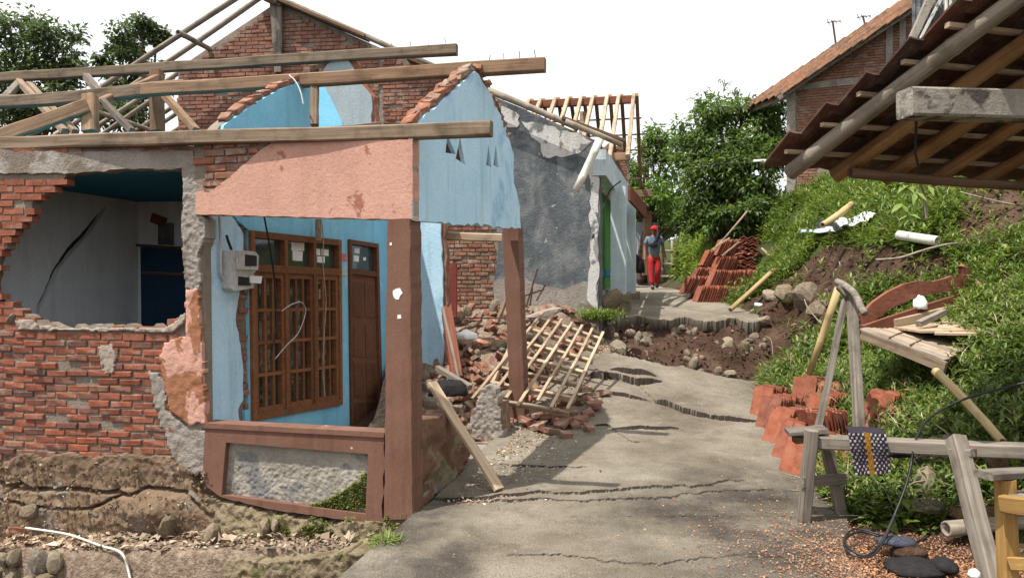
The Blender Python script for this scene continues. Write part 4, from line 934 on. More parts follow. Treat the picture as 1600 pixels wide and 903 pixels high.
# roof plane over the house: verge in the wall plane, running back from the camera
e0, e1 = TH.pt(*TH.px(1226, 150), .35), TH.pt(*TH.px(1455, -2), .35)
ru = (e1 - e0); rl = ru.length; ru.normalize(); rb = Vector((-.3, .95, 0)).normalized(); rn = ru.cross(rb).normalized(); rn = rn if rn.z > 0 else -rn
rbt = (rb - ru * rb.dot(ru)).normalized(); Rm = Matrix((rbt, ru, rn)).transposed()
if Rm.determinant() < 0: Rm = Matrix((-rbt, ru, rn)).transposed()
roof = MB(); 
for (p, q_) in ((e0 - rn * .04, e1 + ru * 1.2 - rn * .04),): roof.add([p, q_, q_ + rb * 1.5, p + rb * 1.5, p - rn * .05, q_ - rn * .05, q_ + rb * 1.5 - rn * .05, p + rb * 1.5 - rn * .05], [(0, 1, 2, 3), (7, 6, 5, 4), (0, 4, 5, 1), (1, 5, 6, 2), (2, 6, 7, 3), (3, 7, 4, 0)])
rf = roof.build('roof', M['wood_dark'], th)
nrow = int(rl / .27) + 3
for i in range(nrow):
    for j in range(7):
        p = e0 + ru * (.1 + i * .27) + rb * (j * .25 + random.uniform(-.01, .01)) + rn * (.02 + random.uniform(0, .012))
        link('tile', RT, M['tile_roof'], rf, p, (Rm @ Euler((.06, 0, random.uniform(-.03, .03))).to_matrix()).to_euler())
A, B = TH.pt(*TH.px(1216, 160), .37), TH.pt(*TH.px(1450, 6), .37); bar('verge_board', A, B, .03, .1, M['wood_grey'], th)
A = e0 - rn * .12; B = A + rb * 1.5; bar('eaves_board', A, B, .05, .12, M['wood_grey'], th)
# zinc annex and white mast right of it
ax = Fr((P(1480, 40, 14).x, 14), (.97, -.2)); an = thing('annex', 'grey corrugated annex wall with white mast beside the tiled house', 'annex', (8.6, 14.2, 4))
me_ = MB()
for k in range(28):
    a0, h0 = ax.px(1425, 110); a = k * .09; me_.prism(ax, [(a0 + a, 3.2), (a0 + a + .05, 3.2), (a0 + a + .05, 7.5), (a0 + a, 7.5)], .02, 0); me_.prism(ax, [(a0 + a + .05, 3.2), (a0 + a + .09, 3.2), (a0 + a + .09, 7.5), (a0 + a + .05, 7.5)], -.01, -.03)
me_.build('cladding', M['greywall'], an)
prism('stair_string', ax, ax.pl([(1395, 110), (1412, 95), (1462, -10), (1448, -10)]), .3, .1, M['cement'], an); prism('stair_edge', ax, ax.pl([(1412, 100), (1416, 98), (1468, 0), (1463, 0)]), .35, .25, M['whitewall'], an)
for x in (1463, 1470): A, B = ax.pt(*ax.px(x, 120), .5), ax.pt(*ax.px(x, -40), .5); bar('mast', A, B, .04, .04, M['pvc'], an)
prism('eave', ax, ax.pl([(1470, 12), (1560, -8), (1560, -20), (1470, 2)]), .8, .1, M['sheet'], an)
# antennas
for (x, y0, y1, Y, lb) in ((1306, 70, 33, 19, 'thin television antenna standing above the tiled slope'), (1353, 45, 25, 19, 'short antenna mast near the top of the tiled roof')):
    an_ = thing('antenna', lb, 'antenna', P(x, y0, Y)); MB().tube([P(x, y0, Y), P(x - 5, y1, Y)], .025, 6).build('mast', M['wood_dark'], an_)
    for k in range(4): MB().tube([P(x - 14 + k * 6, y1 - 3 + k, Y - .2), P(x - 10 + k * 6, y1 + 6 - k, Y + .2)], .009, 5).build('element', M['wood_dark'], an_)
    MB().tube([P(x - 14, y1 + 3, Y), P(x + 8, y1, Y)], .012, 5).build('boom', M['wood_dark'], an_)

# ------------------------------------------------------------------ bamboo shelter at the right
E0 = P(1237, 268, 5.2); ed = Vector((1, .24, -.015)).normalized(); rd = Vector((.65, -1, .6)).normalized(); sn = ed.cross(rd).normalized(); sn = sn if sn.z > 0 else -sn
sh = thing('bamboo_shelter', 'open lean-to shelter with bamboo rafters under old red roof tiles', 'shelter', (3.4, 4.3, 0))
RAFT = [(0, .056, 'bamboo_g'), (.36, .056, 'bamboo_o'), (.76, .055, 'bamboo_o'), (1.16, .05, 'bamboo_o'), (1.55, .045, 'bamboo_o'), (1.95, .045, 'bamboo_o'), (2.35, .045, 'bamboo_o')]
for a, r, m in RAFT: bamboo('rafter', E0 + ed * a - rd * .02, E0 + ed * (a + random.uniform(-.04, .04) * (a > 0)) + rd * 3.6, r, M[m], sh, node=.5)
for k in range(12):
    p = E0 + rd * (.12 + k * .3) + sn * .075; bar('batten', p - ed * (.1 + random.uniform(0, .05)), p + ed * 2.7, .035, .028, M['wood_pale'], sh)
ST = tile_mesh(.36, .26, .014, .012)
Sm = Matrix((-ed, rd, sn)).transposed()
if Sm.determinant() < 0: Sm = Matrix((ed, rd, sn)).transposed()
for k in range(13):
    for j in range(12):
        p = E0 + rd * (.08 + k * .3) + ed * (-.02 + j * .245) + sn * (.125 + random.uniform(0, .012))
        link('roof_tile', ST, M['tile_old'], sh, p, (Sm @ Euler((.013, 0, random.uniform(-.012, .012))).to_matrix()).to_euler())
bamboo('eaves_pole', E0 - sn * .09 + rd * .14 + ed * .3, E0 + ed * 2.9 - sn * .09 + rd * .14, .036, M['wood_dark'], sh)
M['wood_mottled'] = plaster('mottled_beam', [(.2, .175, .145, 1), (.33, .3, .255, 1)], patch=(.07, .058, .05, 1), pt=(.5, .6), pscale=6, bump=.5, dirtamt=.5)
bar('cross_beam', P(1413, 163, 4.2), P(1413, 163, 4.2) + Vector((1.6, .2, .02)), .15, .16, M['wood_mottled'], sh, ch=.08)
for p in (P(1413, 163, 4.2) + Vector((1.25, .15, 0)), E0 + ed * 2.5): bar('post', Vector((p.x, p.y, Hs(p.x, p.y) - .1)), Vector((p.x, p.y, p.z - .09)), .12, .12, M['wood_grey'], sh, up=(0, 1, 0))
MB().tube([P(1432, 180, 4.7), P(1430, 240, 4.75), P(1435, 262, 4.9)], .008, 6).build('wire_tie', M['black'], sh)

# ------------------------------------------------------------------ stepped ledge and stones below the wall
LF = Fr((-2.45, 5.66), (.985, -.17))
# debris-covered ledge in front of the wall
ax_ = np.arange(-4.2, 1.95, .022); dd_ = np.arange(0, .62, .02); AA, DD = np.meshgrid(ax_, dd_)
edge = .44 + .05 * fbm(AA * 3, 0, 101, 4) - .12 * np.clip(AA - .4, 0, 2)
zt = -.36 + .13 * np.clip((AA + .5) / 2, -.6, 1) - .0 * DD + .03 * fbm(AA * 9, DD * 9, 103, 4) + .02 * fbm(AA * 30, DD * 30, 105, 2)
over = np.clip(DD - edge, 0, 1); zt = zt - over * 9 * (over > 0) * .5
V = np.array(LW.o) + AA.reshape(-1, 1) * np.array(LW.u) + np.minimum(DD, edge + .05 + over * .2).reshape(-1, 1) * np.array(LW.n) + np.maximum(zt, -1.1).reshape(-1, 1) * np.array((0, 0, 1))
props(np_mesh('ledge_path', V, grid_faces(*AA.shape), M['debris'], None, True), kind='structure')
EF = Fr(tuple(LW.pt(0, 0, .4))[:2], (.955, -.25))
props(relief('ledge_face', EF, jag(EF.pl([(150, 852), (265, 868), (420, 874), (520, 864), (585, 858), (600, 872), (560, 925), (170, 925)]), .012, .05, seed=61), .013, lambda A, Hh: .03 - .05 * np.abs(fbm(A * 7, Hh * 9, 63, 4)) + .015 * fbm(A * 40, Hh * 40, 64, 2), M['mossy'], None, .25), kind='structure')
SG = 'stones of the rubble retaining wall'
def stone(name, p, sz, mat, label, group, rot=None, cat='stone'):
    o = link(name, STONES[random.randrange(10)], M[mat], None, p, rot or [random.uniform(0, 6.28) for _ in range(3)], (sz * random.uniform(.9, 1.3), sz * random.uniform(.8, 1.1), sz * random.uniform(.75, 1.05)))
    return props(o, label, cat, group)
k = 0
for a in np.arange(-3.0, -.82, .15):
    for r_ in range(3):
        if a > .55 and r_ == 0: continue
        p = LW.pt(a + random.uniform(-.05, .05) + .08 * r_, -.46 - r_ * .13 + .05 * max(0, a + .5) + random.uniform(-.02, .02), .475 + r_ * .035 - .12 * max(0, a - .4))
        stone('wall_stone', p, random.uniform(.1, .22), 'stone', 'yellowish rubble stone set in the low retaining wall below the pink house', SG)
# stones, chips and trash lying on the ledge and bank foot
def chips(name, pts, nrm, smin, smax, mat, label, cat, seed, flat=.35, parent=None):
    r = np.random.default_rng(seed); n = len(pts); d = r.normal(0, 1, (n, 3)); d[:, 2] *= flat; L = r.uniform(smin, smax, n)
    V, Fq = leaf_arrays(pts, d, np.tile(np.array([[0, 0, 1.]]), (n, 1)) + r.normal(0, .35, (n, 3)), L, L * r.uniform(.4, .9, n), .05, .2, .5)
    o = np_mesh(name, V, Fq, M[mat], parent); return props(o, label, cat, None, 'stuff')
n = 1700; a = rng.uniform(-3.2, .1, n); hgt = rng.uniform(-.36, .2, n); pts = np.array(LW.o) + a[:, None] * np.array(LW.u) + (.005 + fdisp(a, hgt))[:, None] * np.array(LW.n); pts[:, 2] = hgt
props(chips('foundation_grit', pts, None, .01, .045, 'grit', 'earthy grit and mortar bits stuck in the cracked foundation', 'grit', 21, 1.0))
n = 260; a = rng.uniform(-3.4, 1.6, n); d = rng.uniform(.04, .4, n); pts = np.array(LW.o) + a[:, None] * np.array(LW.u) + d[:, None] * np.array(LW.n); pts[:, 2] = -.325 + .13 * np.clip((a + .5) / 2, -.6, 1)
chips('plaster_shards', pts, None, .05, .11, 'chip', 'larger pale plaster shards lying on the ledge', 'debris', 22)
n = 1500; a = rng.uniform(-3.4, 1.9, n); d = rng.uniform(.02, .42, n)
pts = np.array(LW.o) + a[:, None] * np.array(LW.u) + d[:, None] * np.array(LW.n); pts[:, 2] = -.335 + .13 * np.clip((a + .5) / 2, -.6, 1)
chips('debris_chips', pts, None, .015, .06, 'chip', 'pale plaster chips scattered along the ledge under the brick wall', 'debris', 3)
for (x, y, Y, s, m, lb) in ((24, 828, 6.0, .13, 'brick', 'orange brick fragment at the far end of the ledge'), (142, 866, 5.82, .15, 'brick_gable', 'broken curved tile shard beside the white pipe'), (281, 861, 5.75, .06, 'brick', 'tiny red brick crumb on the ledge near the pipe bend'), (458, 852, 5.55, .07, 'redpaint', 'dark maroon shard lying on the ledge below the parapet')):
    o = link('brick_shard', RUBBLE[4 + random.randrange(7)], M[m], None, P(x, y, Y), (.3, .2, random.uniform(0, 3)), (s / .12,) * 3); props(o, lb, 'shard')
for (x, y, Y, s, lb) in ((48, 800, 6.13, .16, 'flat pale stone stuck in the muddy foundation, leftmost'), (150, 802, 6.08, .1, 'small pale wedge stone stuck in the foundation under the bricks'), (262, 823, 5.85, .2, 'pale stone protruding at the foot of the foundation bulge'), (415, 825, 5.72, .17, 'whitish stone lodged under the cracked porch parapet'), (430, 820, 5.7, .1, 'smaller whitish stone beside the one under the parapet'), (330, 835, 5.72, .18, 'beige stone at the base below the parapet corner'), (82, 866, 5.75, .09, 'small bright white stone lying in the broken ledge edge'), (18, 498, 6.1, .1, 'white plaster lump resting on the hole sill')):
    stone('pale_stone', P(x, y, Y), s, 'white' if 'white' in lb.split()[0:3] else 'stone', lb, None)
o = wire('white_pipe', [P(40, 824, 5.98), P(100, 833, 5.88), P(130, 842, 5.78), P(160, 853, 5.66), P(182, 859, 5.6), P(193, 868, 5.55), P(199, 885, 5.55), P(206, 915, 5.5)], .009, M['pvc']); props(o, 'thin white bent plastic pipe lying over the ledge', 'pipe')

# ------------------------------------------------------------------ rubble between the houses
def mound_z(X, Y):
    b = np.interp(Y, [7.6, 8.4, 9.3, 10.4, 11.3, 11.9], [.1, .32, .66, 1.0, 1.3, 1.35])
    xr = np.interp(Y, [7.6, 9, 10.5, 11.8], [-.1, .55, 1.2, 1.5])
    q_ = sstep(0, .7, xr - X); base = H(np.maximum(X, xr), Y)
    return np.minimum(b, 3) * q_ + (zr(Y) - .03) * (1 - q_) + .12 * fbm(X * 2.6, Y * 2.6, 111, 4) * q_
mx = np.arange(-1.5, 1.7, .05); my = np.arange(7.5, 11.85, .05); MX, MY = np.meshgrid(mx, my)
props(np_mesh('rubble_mound', np.stack([MX, MY, mound_z(MX, MY)], -1).reshape(-1, 3), grid_faces(*MX.shape), M['debris'], None, True), 'grey brown heap of mortar and earth between the houses', 'rubble', None, 'stuff')
placed = 0; tries = 0
BL = 'broken brick in the rubble heap between the two houses'
while placed < 250 and tries < 5000:
    tries += 1; Y = random.uniform(7.9, 11.5); xr = float(np.interp(Y, [7.6, 9, 10.5, 11.8], [-.1, .5, 1.15, 1.45])); X = random.uniform(-.135 * Y, xr + .1)
    x, y = pxof(X, Y, float(mound_z(X, Y)))
    if x < 672 or x > 940: continue
    if random.random() > .35 + .65 * float(fbm(X * 1.7, Y * 1.7, 7, 2) + .5): continue
    z = float(mound_z(X, Y)) + random.uniform(.0, .07)
    bi = random.randrange(11); red = x + y * .5 > 990 and random.random() < .72
    zone = 'against the bare brick wall' if Y > 10.6 else 'beside the torn blue wall' if x < 725 else 'between blue wall and leaning pillar' if x < 785 else 'under the fallen lattice' if Y > 8.6 else 'at the lattice foot'
    BL = ('red ' if red else 'dusty ') + ('whole brick' if bi < 4 else 'half brick' if bi < 8 else 'chipped brick') + ' in the rubble heap ' + zone
    o = link('rubble_brick', RUBBLE[bi], M['brick'] if red else M['brick_old'], None, (X, Y, z), [random.uniform(-.8, .8), random.uniform(-.8, .8), random.uniform(0, 6.28)])
    props(o, BL, 'brick', BL.split(' in the')[0] + 's ' + zone); placed += 1
for k in range(48):
    Y = random.uniform(8.2, 11.5); X = random.uniform(-.12 * Y, float(np.interp(Y, [7.6, 9, 10.5, 11.8], [-.1, .5, 1.2, 1.5])))
    sz = random.choice((.07, .1, .14, .2, .26)); ll = ('small' if sz < .12 else 'medium' if sz < .18 else 'large') + (' dark' if k % 2 else ' pale') + ' mortar lump in the rubble ' + ('near the brick wall' if Y > 10.2 else 'in mid heap' if Y > 9.2 else 'at the front of the heap'); stone('rubble_lump', (X, Y, float(mound_z(X, Y)) + .02), sz, 'stone_dirty' if k % 2 else 'stone', ll, ll.replace('lump', 'lumps'), cat='lump')
# bricks on the road at the foot of pillar
spots = [(822, 668), (835, 672), (850, 676), (862, 678), (880, 672), (897, 668), (846, 655), (870, 650), (892, 656), (905, 660), (918, 650), (830, 655), (928, 643), (870, 662), (884, 684), (920, 672), (912, 620), (925, 628), (905, 632), (940, 618), (858, 662), (876, 640)]
for i, (x, y) in enumerate(spots):
    (X, Y), = road_px([(x, y)]); z = float(road_z(X, Y))
    o = link('fallen_brick', RUBBLE[random.randrange(11)], M['brick_old'] if i % 3 else M['brick'], None, (X, Y, z + .03 + (.05 if i % 4 == 0 else 0)), [random.uniform(-.35, .35), random.uniform(-.35, .35), random.uniform(0, 6.28)], (1.15,) * 3)
    props(o, 'loose brick lying on the road at the foot of the leaning pillar', 'brick', 'bricks scattered at the pillar foot')
(X, Y), = road_px([(883, 645)]); o = link('plastic_shard', RUBBLE[5], M['bluecan'], None, (X, Y, float(road_z(X, Y)) + .1), (1.1, .3, .4), (1.4, .3, 3.0)); props(o, 'light blue plaster shard standing among the fallen bricks', 'shard')
n = 2600; a = rng.uniform(5.6, 11, n); xs = np.interp(a, [5.3, 8.3, 10.7], [-.55, .15, 1.2]) + np.abs(rng.normal(0, .3, n)); pts = np.stack([xs, a, road_z(xs, a) + .008], -1)
chips('debris_chips', pts, None, .01, .04, 'chip', 'small brick and mortar crumbs strewn along the house side of the road', 'debris', 5)
n = 500; xs = rng.uniform(-.5, 2.4, n); a = rng.uniform(4.2, 9, n); chips('road_grit', np.stack([xs, a, road_z(xs, a) + .004], -1), None, .006, .02, 'chip', 'pale grit scattered over the concrete road', 'debris', 6)
# planks and posts sticking out of the rubble
for nm, a, b, wd, ht, m, lb in (('red_post', P(690, 430, 9.6), P(714, 590, 8.7), .13, .09, 'wood_red', 'leaning red-brown door post beside the torn blue wall'), ('pale_post', P(682, 440, 9.5), P(716, 592, 8.65), .03, .05, 'wood_grey', 'thin grey strip leaning along the red post'),
        ('rubble_plank', P(770, 600, 8.7), P(800, 540, 9.2), .06, .05, 'wood_pale', 'pale batten rising from the rubble just before the leaning pillar'), ('rubble_plank', P(683, 575, 8.6), P(735, 605, 8.3), .07, .06, 'wood_grey', 'grey plank lying in rubble beside the blue cross wall'),
        ('rubble_plank', P(776, 505, 10.6), P(792, 465, 10.8), .05, .05, 'wood_beam', 'short brown stake standing before the brick wall'), ('rebar', P(695, 497, 10.6), P(850, 497, 10.3), .02, .02, 'rust', 'thin brown rod lying across the rubble'),
        ('leaning_plank', P(674, 598, 6.3), P(780, 764, 5.85), .1, .03, 'wood_pale', 'long pale plank leaning against the side parapet')):
    o = bar(nm, a, b, wd, ht, M[m]); props(o, lb, 'plank' if 'plank' in nm else 'post' if 'post' in nm else 'rod')
for x0, y0, x1, y1 in ((822, 480, 840, 420), (828, 478, 832, 450), (838, 470, 852, 445), (820, 462, 850, 452)):
    o = MB().tube([P(x0, y0, 10.9), P(x1, y1, 10.9)], .012, 6).build('rebar', M['rust']); props(o, 'rusty reinforcing bar sticking out before the grey wall', 'rod', 'bars before the grey wall')
o = stone('concrete_chunk', P(845, 492, 10.5), .3, 'white', 'long pale broken concrete chunk lying before the grey wall', None, (.2, -.25, .5)); o.data = STONES[3]; o.scale = (.75, .22, .16); o.material_slots[0].link = 'OBJECT'; o.material_slots[0].material = M['mortar_pale']
o = MB().prism(Fr((P(690, 400, 10.6).x, 10.6), (.96, -.27)), [(-.05, 1.2), (.22, 1.2), (.22, 1.95), (-.05, 1.98)], 0, -.04).build('red_sheet', M['redpaint']); props(o, 'small red-brown panel leaning on the bare brick wall', 'panel')

# fallen roof lattice
la = thing('roof_lattice', 'fallen lattice of pale battens nailed on rafters lying over the rubble', 'roof lattice', (.2, 8.6, .3))
LA, LB, LC, LD = P(848, 494, 10.0), P(942, 527, 9.5), P(884, 650, 7.9), P(738, 628, 8.25)
nn = (LB - LA).cross(LD - LA).normalized(); nn = nn if nn.z > 0 else -nn
for k in range(7):
    t = k / 6; bar('batten', LA.lerp(LB, t) + nn * (.05 + .004 * k), LD.lerp(LC, t).lerp(LA.lerp(LB, t), random.uniform(-.03, .08)) + nn * .05, .034, .024, M['wood_pale'], la, wob=.004, up=nn)
for k in range(7):
    t = .04 + k / 6.5; bar('rafter', LA.lerp(LD, t) - (LB - LA) * .03, LB.lerp(LC, t) + (LB - LA) * .02, .045, .055, M['wood_pale'], la, wob=.004, up=nn)

# ------------------------------------------------------------------ roof tile stacks
TT = tile_mesh(.31, .22, .011, .02, 9, 2); TT2 = tile_mesh(.30, .215, .011, .016, 9, 2)
def tile_stack(p, axis, n, lean, label, group, sp=.024, scale=1.0, jitter=.01, roll=0):
    """tiles standing on end, one behind the other along axis"""
    axis = Vector(axis).normalized(); side = Vector((-axis.y, axis.x, 0)).normalized()
    upv = (Vector((0, 0, 1)) + axis * lean + side * roll).normalized(); nrm = side.cross(upv).normalized()
    Rb = Matrix((side, upv, side.cross(upv))).transposed()
    for k in range(n):
        q_ = p + axis * (sp * k) + upv * (.155 * scale + random.uniform(-jitter, jitter)) + side * random.uniform(-jitter, jitter); q_.z += .0
        o = link('loose_roof_tile', TT if k % 3 else TT2, M['terracotta'], None, q_, (Rb @ Euler((random.uniform(-.04, .04), random.uniform(-.05, .05), random.uniform(-.05, .05))).to_matrix()).to_euler(), (scale,) * 3)
        props(o, label, 'roof tile', group)
NG = 'terracotta tiles stacked at the near road edge'; NLb = 'terracotta roof tile standing in the near stacks behind the sawhorse'
NW = ['farthest stack on the road edge', 'second stack from the pit along the road edge', 'third stack from the pit along the road edge', 'fourth stack from the pit along the road edge', 'stack on the road nearest the sawhorse leg', 'stack at the foot of the upright bamboo pole', 'stack crossed by the leaning brown board', 'leaning-back stack above the sawhorse end', 'tilted block behind the upright bamboo pole', 'stack in the weeds right of the grey post', 'half-fallen stack at the grey post foot', 'small stack farthest into the weeds', 'toppled row under the sawhorse']
for si, (x, y, n, ax2, ln, rl_) in enumerate(((1186, 652, 10, (.85, .5), .35, 0), (1196, 670, 12, (.85, .45), .3, 0), (1206, 692, 12, (.9, .35), .4, .05), (1220, 716, 10, (.9, .4), .3, 0), (1238, 740, 12, (.85, .5), .35, .1),
        (1252, 640, 10, (.8, .6), .3, 0), (1268, 668, 12, (.85, .45), .35, 0), (1272, 700, 12, (.9, .3), -.3, 0), (1300, 640, 9, (.5, .8), .9, .25), (1335, 690, 11, (.8, -.4), .6, .15), (1318, 712, 10, (.9, .2), .7, 0), (1365, 668, 7, (.7, .5), .5, .1), (1290, 736, 8, (.9, .3), .8, .1))):
    tile_stack(G(x, y, .07) - Vector((0, 0, .03)), (ax2[0], ax2[1], 0), n, ln + random.uniform(-.1, .12), 'terracotta roof tile in the ' + NW[si], 'tiles: ' + NW[si], .028, 1.22, .016, rl_ + random.uniform(-.06, .06))
FG = 'terracotta tiles stacked beside the upper road'; FLb = 'terracotta roof tile in the terraced pile beside the upper road'
Y0 = 15.2
FW = ['bottom row, left end', 'bottom row, front', 'second row, left end', 'second row, front', 'third row, left end', 'third row, front', 'top row']
for si, (x0, x1, yb, Yb, ln) in enumerate(((1070, 1092, 458, 16.2, .5), (1090, 1182, 476, 15.2, .35), (1083, 1110, 444, 16.4, .5), (1110, 1185, 450, 15.6, .4), (1100, 1120, 416, 16.6, .5), (1118, 1160, 427, 16.0, .45), (1120, 1150, 400, 16.5, .5))):
    A, B = P(x0 - 5, yb, Yb), P(x1 + 6, yb, Yb); n = int((B - A).length / .048); tile_stack(A, (1, .12, 0), max(n, 4), ln, 'terracotta roof tile in the upper-road pile, ' + FW[si], 'upper-road pile: ' + FW[si], .048, 1.27, .016)
# flat laid tiles at the right of the pile
for (x, y0, y1, Y) in ((1165, 427, 398, 15.9), (1170, 396, 372, 16.2)):
    A = P(x, y0, Y); B = P(x, y1, Y); n = 9
    for k in range(n):
        o = link('loose_roof_tile', TT, M['terracotta'] if k % 3 else M['tile_old'], None, A.lerp(B, k / (n - 1)), (random.uniform(-.1, .1), random.uniform(-.1, .1) + .1, random.uniform(-.2, .2)), (1.5, 1.2, 1.2)); props(o, 'roof tile laid flat in the ' + ('lower' if y0 > 400 else 'upper') + ' flat stack of the upper-road pile', 'roof tile', 'upper-road pile: ' + ('lower' if y0 > 400 else 'upper') + ' flat stack')
base_ = MB(); A = P(1125, 474, 15.9)
props(np_mesh('tile_heap_earth', *(lambda X, Y: (np.stack([X, Y, 1.36 + 1.05 * np.exp(-(((X - 4.75) / .55) ** 2 + ((Y - 16.9) / .75) ** 2)) + 0 * X], -1).reshape(-1, 3), grid_faces(*X.shape)))(*np.meshgrid(np.arange(3.7, 6.0, .1), np.arange(15.6, 18.4, .1))), M['soil'], None, True), kind='structure')

# ------------------------------------------------------------------ stones of the pit and the bank foot
for (x, y, s, lb) in ((1075, 566, .16, 'rounded brown stone at the near lip of the pit, beside a smaller one'), (1084, 572, .2, 'largest rounded tan stone at the near lip of the pit'), (1094, 585, .15, 'grey stone half sunk at the near lip of the pit'), (1122, 583, .15, 'brown stone at the lip of the pit left of the flat grey one'), (1140, 588, .22, 'flat grey stone at the right end of the pit lip')):
    p = G(x, y); stone('pit_stone', p + Vector((0, 0, .03)), s, 'stone', lb, None)
for k in range(75):
    x, y = random.uniform(955, 1200), random.uniform(496, 560)
    if y > 500 + (x - 950) * .35 + 25: continue
    p = G(x, y); sz = random.choice((.05, .07, .09, .12, .17, .24)); ll = ('pebble' if sz < .08 else 'fist-sized stone' if sz < .15 else 'large stone') + ' in the broken face under the upper road, ' + ('left end' if x < 1035 else 'middle' if x < 1120 else 'right end'); stone('road_base_stone', p - Vector((0, 0, .01)), sz, 'stone_dirty', ll, ll.replace(' in the', 's in the'))
for (x, y, s, lb) in ((1205, 468, .42, 'pale boulder at the bank foot beside the bamboo pole'), (1228, 465, .6, 'tall dark boulder standing at the bank foot'), (1262, 470, .55, 'brown boulder right of the tall dark one at the bank foot'), (1280, 490, .4, 'brown boulder embedded in soil above the pit'), (1190, 508, .3, 'flat stone on the edge of the upper road'), (1180, 495, .25, 'stone lying by the upper road edge near the bamboo foot')):
    p = G(x, y); stone('boulder', p + Vector((0, 0, .05)), s, 'stone', lb, None, cat='boulder')
for (x, y, Y, s, lb) in ((1462, 712, 5.7, .2, 'mossy yellow stone under the sawhorse beam'), (1440, 768, 5.3, .24, 'large pale weathered stone in the weeds below the beam'), (1436, 805, 5.1, .18, 'brown stone below the large pale one'), (1415, 790, 5.1, .1, 'small brown stone left of the large pale one')):
    stone('bank_stone', G(x, y) + Vector((0, -.05, .07)), s * 1.3, 'stone', lb, None)
for (x, y, Y, s, lb) in ((950, 520, 11.6, .3, 'dark stone block at the corner of the pit'), (968, 545, 11.0, .35, 'pale slab fragment tilted into the left end of the pit'), (985, 520, 11.6, .22, 'whitish angular block in the left end of the pit'), (955, 470, 12.3, .4, 'earthy block under the pale blue column')):
    stone('slab_fragment', P(x, y, Y), s, 'stone', lb, None, cat='fragment')

# ------------------------------------------------------------------ things on the bank
def put(o, label, cat, group=None): return props(o, label, cat, group)
# sawhorse bench
bn = thing('sawhorse', 'long grey timber sawhorse with splayed legs at the road edge', 'sawhorse', (2.4, 5.2, 0))
bar('top_beam', P(1262, 689, 5.25), P(1640, 706, 4.45), .13, .085, M['wood_grey'], bn, seg=8)
bar('end_block', P(1229, 674, 5.3), P(1290, 671, 5.25), .2, .03, M['wood_grey'], bn); bar('packing', P(1240, 686, 5.28), P(1275, 684, 5.26), .12, .05, M['wood_dark'], bn)
bar('leg', P(1268, 672, 5.15), P(1256, 812, 5.2), .075, .085, M['wood_grey'], bn, up=(0, 1, 0)); bar('leg', P(1290, 690, 5.4), P(1316, 806, 5.38), .075, .075, M['wood_grey'], bn, up=(0, 1, 0))
bar('brace', P(1254, 753, 5.14), P(1320, 747, 5.3), .03, .075, M['wood_grey'], bn)
bar('leg', P(1494, 684, 4.62), P(1552, 915, 4.12), .085, .11, M['wood_grey'], bn, up=(0, 1, 0)); bar('leg', P(1555, 720, 4.75), P(1590, 790, 5.0), .09, .1, M['wood_dark'], bn, up=(0, 1, 0))
bar('brace', P(1500, 706, 4.6), P(1560, 708, 4.72), .06, .06, M['wood_dark'], bn); bar('brace', P(1488, 706, 4.6), P(1520, 707, 4.5), .05, .045, M['wood_grey'], bn)
# woven rag over the beam: strands woven over and under
rag = thing('woven_rag', 'black and white woven rag with a mustard stripe hung over the beam', 'rag', P(1358, 742, 5.0))
c0, c1, c2, c3 = P(1326, 675, 4.97), P(1384, 678, 4.86), P(1391, 738, 4.84), P(1338, 742, 4.94); nf = (c1 - c0).cross(c3 - c0).normalized(); nf = nf if nf.y < 0 else -nf
me_w = {k: MB() for k in ('rag_dark', 'rag_pale', 'rag_mustard')}
for i in range(17):
    for j in range(13):
        u, v = (i + .5 + .12 * math.sin(j)) / 17, (j + .5) / 13; wav = nf * (.015 * math.sin(u * 9 + v * 2) + .01 * math.sin(v * 7))
        p = c0.lerp(c1, u).lerp(c3.lerp(c2, u), v) + wav; kx = 'rag_mustard' if .4 < u < .58 else ('rag_pale' if (i + j) % 2 == 0 else 'rag_dark')
        me_w[kx].box(p + nf * (.004 if (i + j) % 2 else 0), (.0165, .008, .024 if (i + j) % 2 else .014), 0, .002)
    u = i / 17
    q0 = [c0.lerp(c1, u).lerp(c3.lerp(c2, u), v / 6) for v in range(7)]
sheet = MB()
gv = [[c0.lerp(c1, u / 8).lerp(c3.lerp(c2, u / 8), max(v, 0) / 8) + Vector((.02, .075, .006)) * max(-v, 0) - nf * .006 + nf * (.015 * math.sin(u / 8 * 9 + v / 4) + .01 * math.sin(v / 8 * 7)) for u in range(9)] for v in range(-2, 9)]
sheet.add([p for r_ in gv for p in r_], [tuple(x) for x in grid_faces(11, 9)]); 
plain_d = plain('rag_black', (.035, .028, .04, 1), .95, .05, .1); M['rag_pale'] = plain('rag_white', (.5, .47, .46, 1), .95, .05, .1); M['rag_must'] = plain('rag_mustard', (.33, .17, .03, 1), .95, .05, .1)
sheet.build('cloth', plain_d, rag, True, False)
for k_, m_ in (('rag_dark', plain_d), ('rag_pale', M['rag_pale']), ('rag_mustard', M['rag_must'])): props(me_w[k_].build('weave', m_, rag), kind='stuff')
o = MB(); gv = [[P(1384 + u * 7, 690 + v * 6, 5.15 + .02 * math.sin(u + v)) for u in range(7)] for v in range(5)]; o.add([p for r_ in gv for p in r_], [tuple(x) for x in grid_faces(5, 7)]); o = o.build('black_cloth', M['darkcloth'], None, True, False)
sm = o.modifiers.new('thick', 'SOLIDIFY'); sm.thickness = .012; put(o, 'dark cloth hanging behind the beam beside the woven rag', 'cloth')
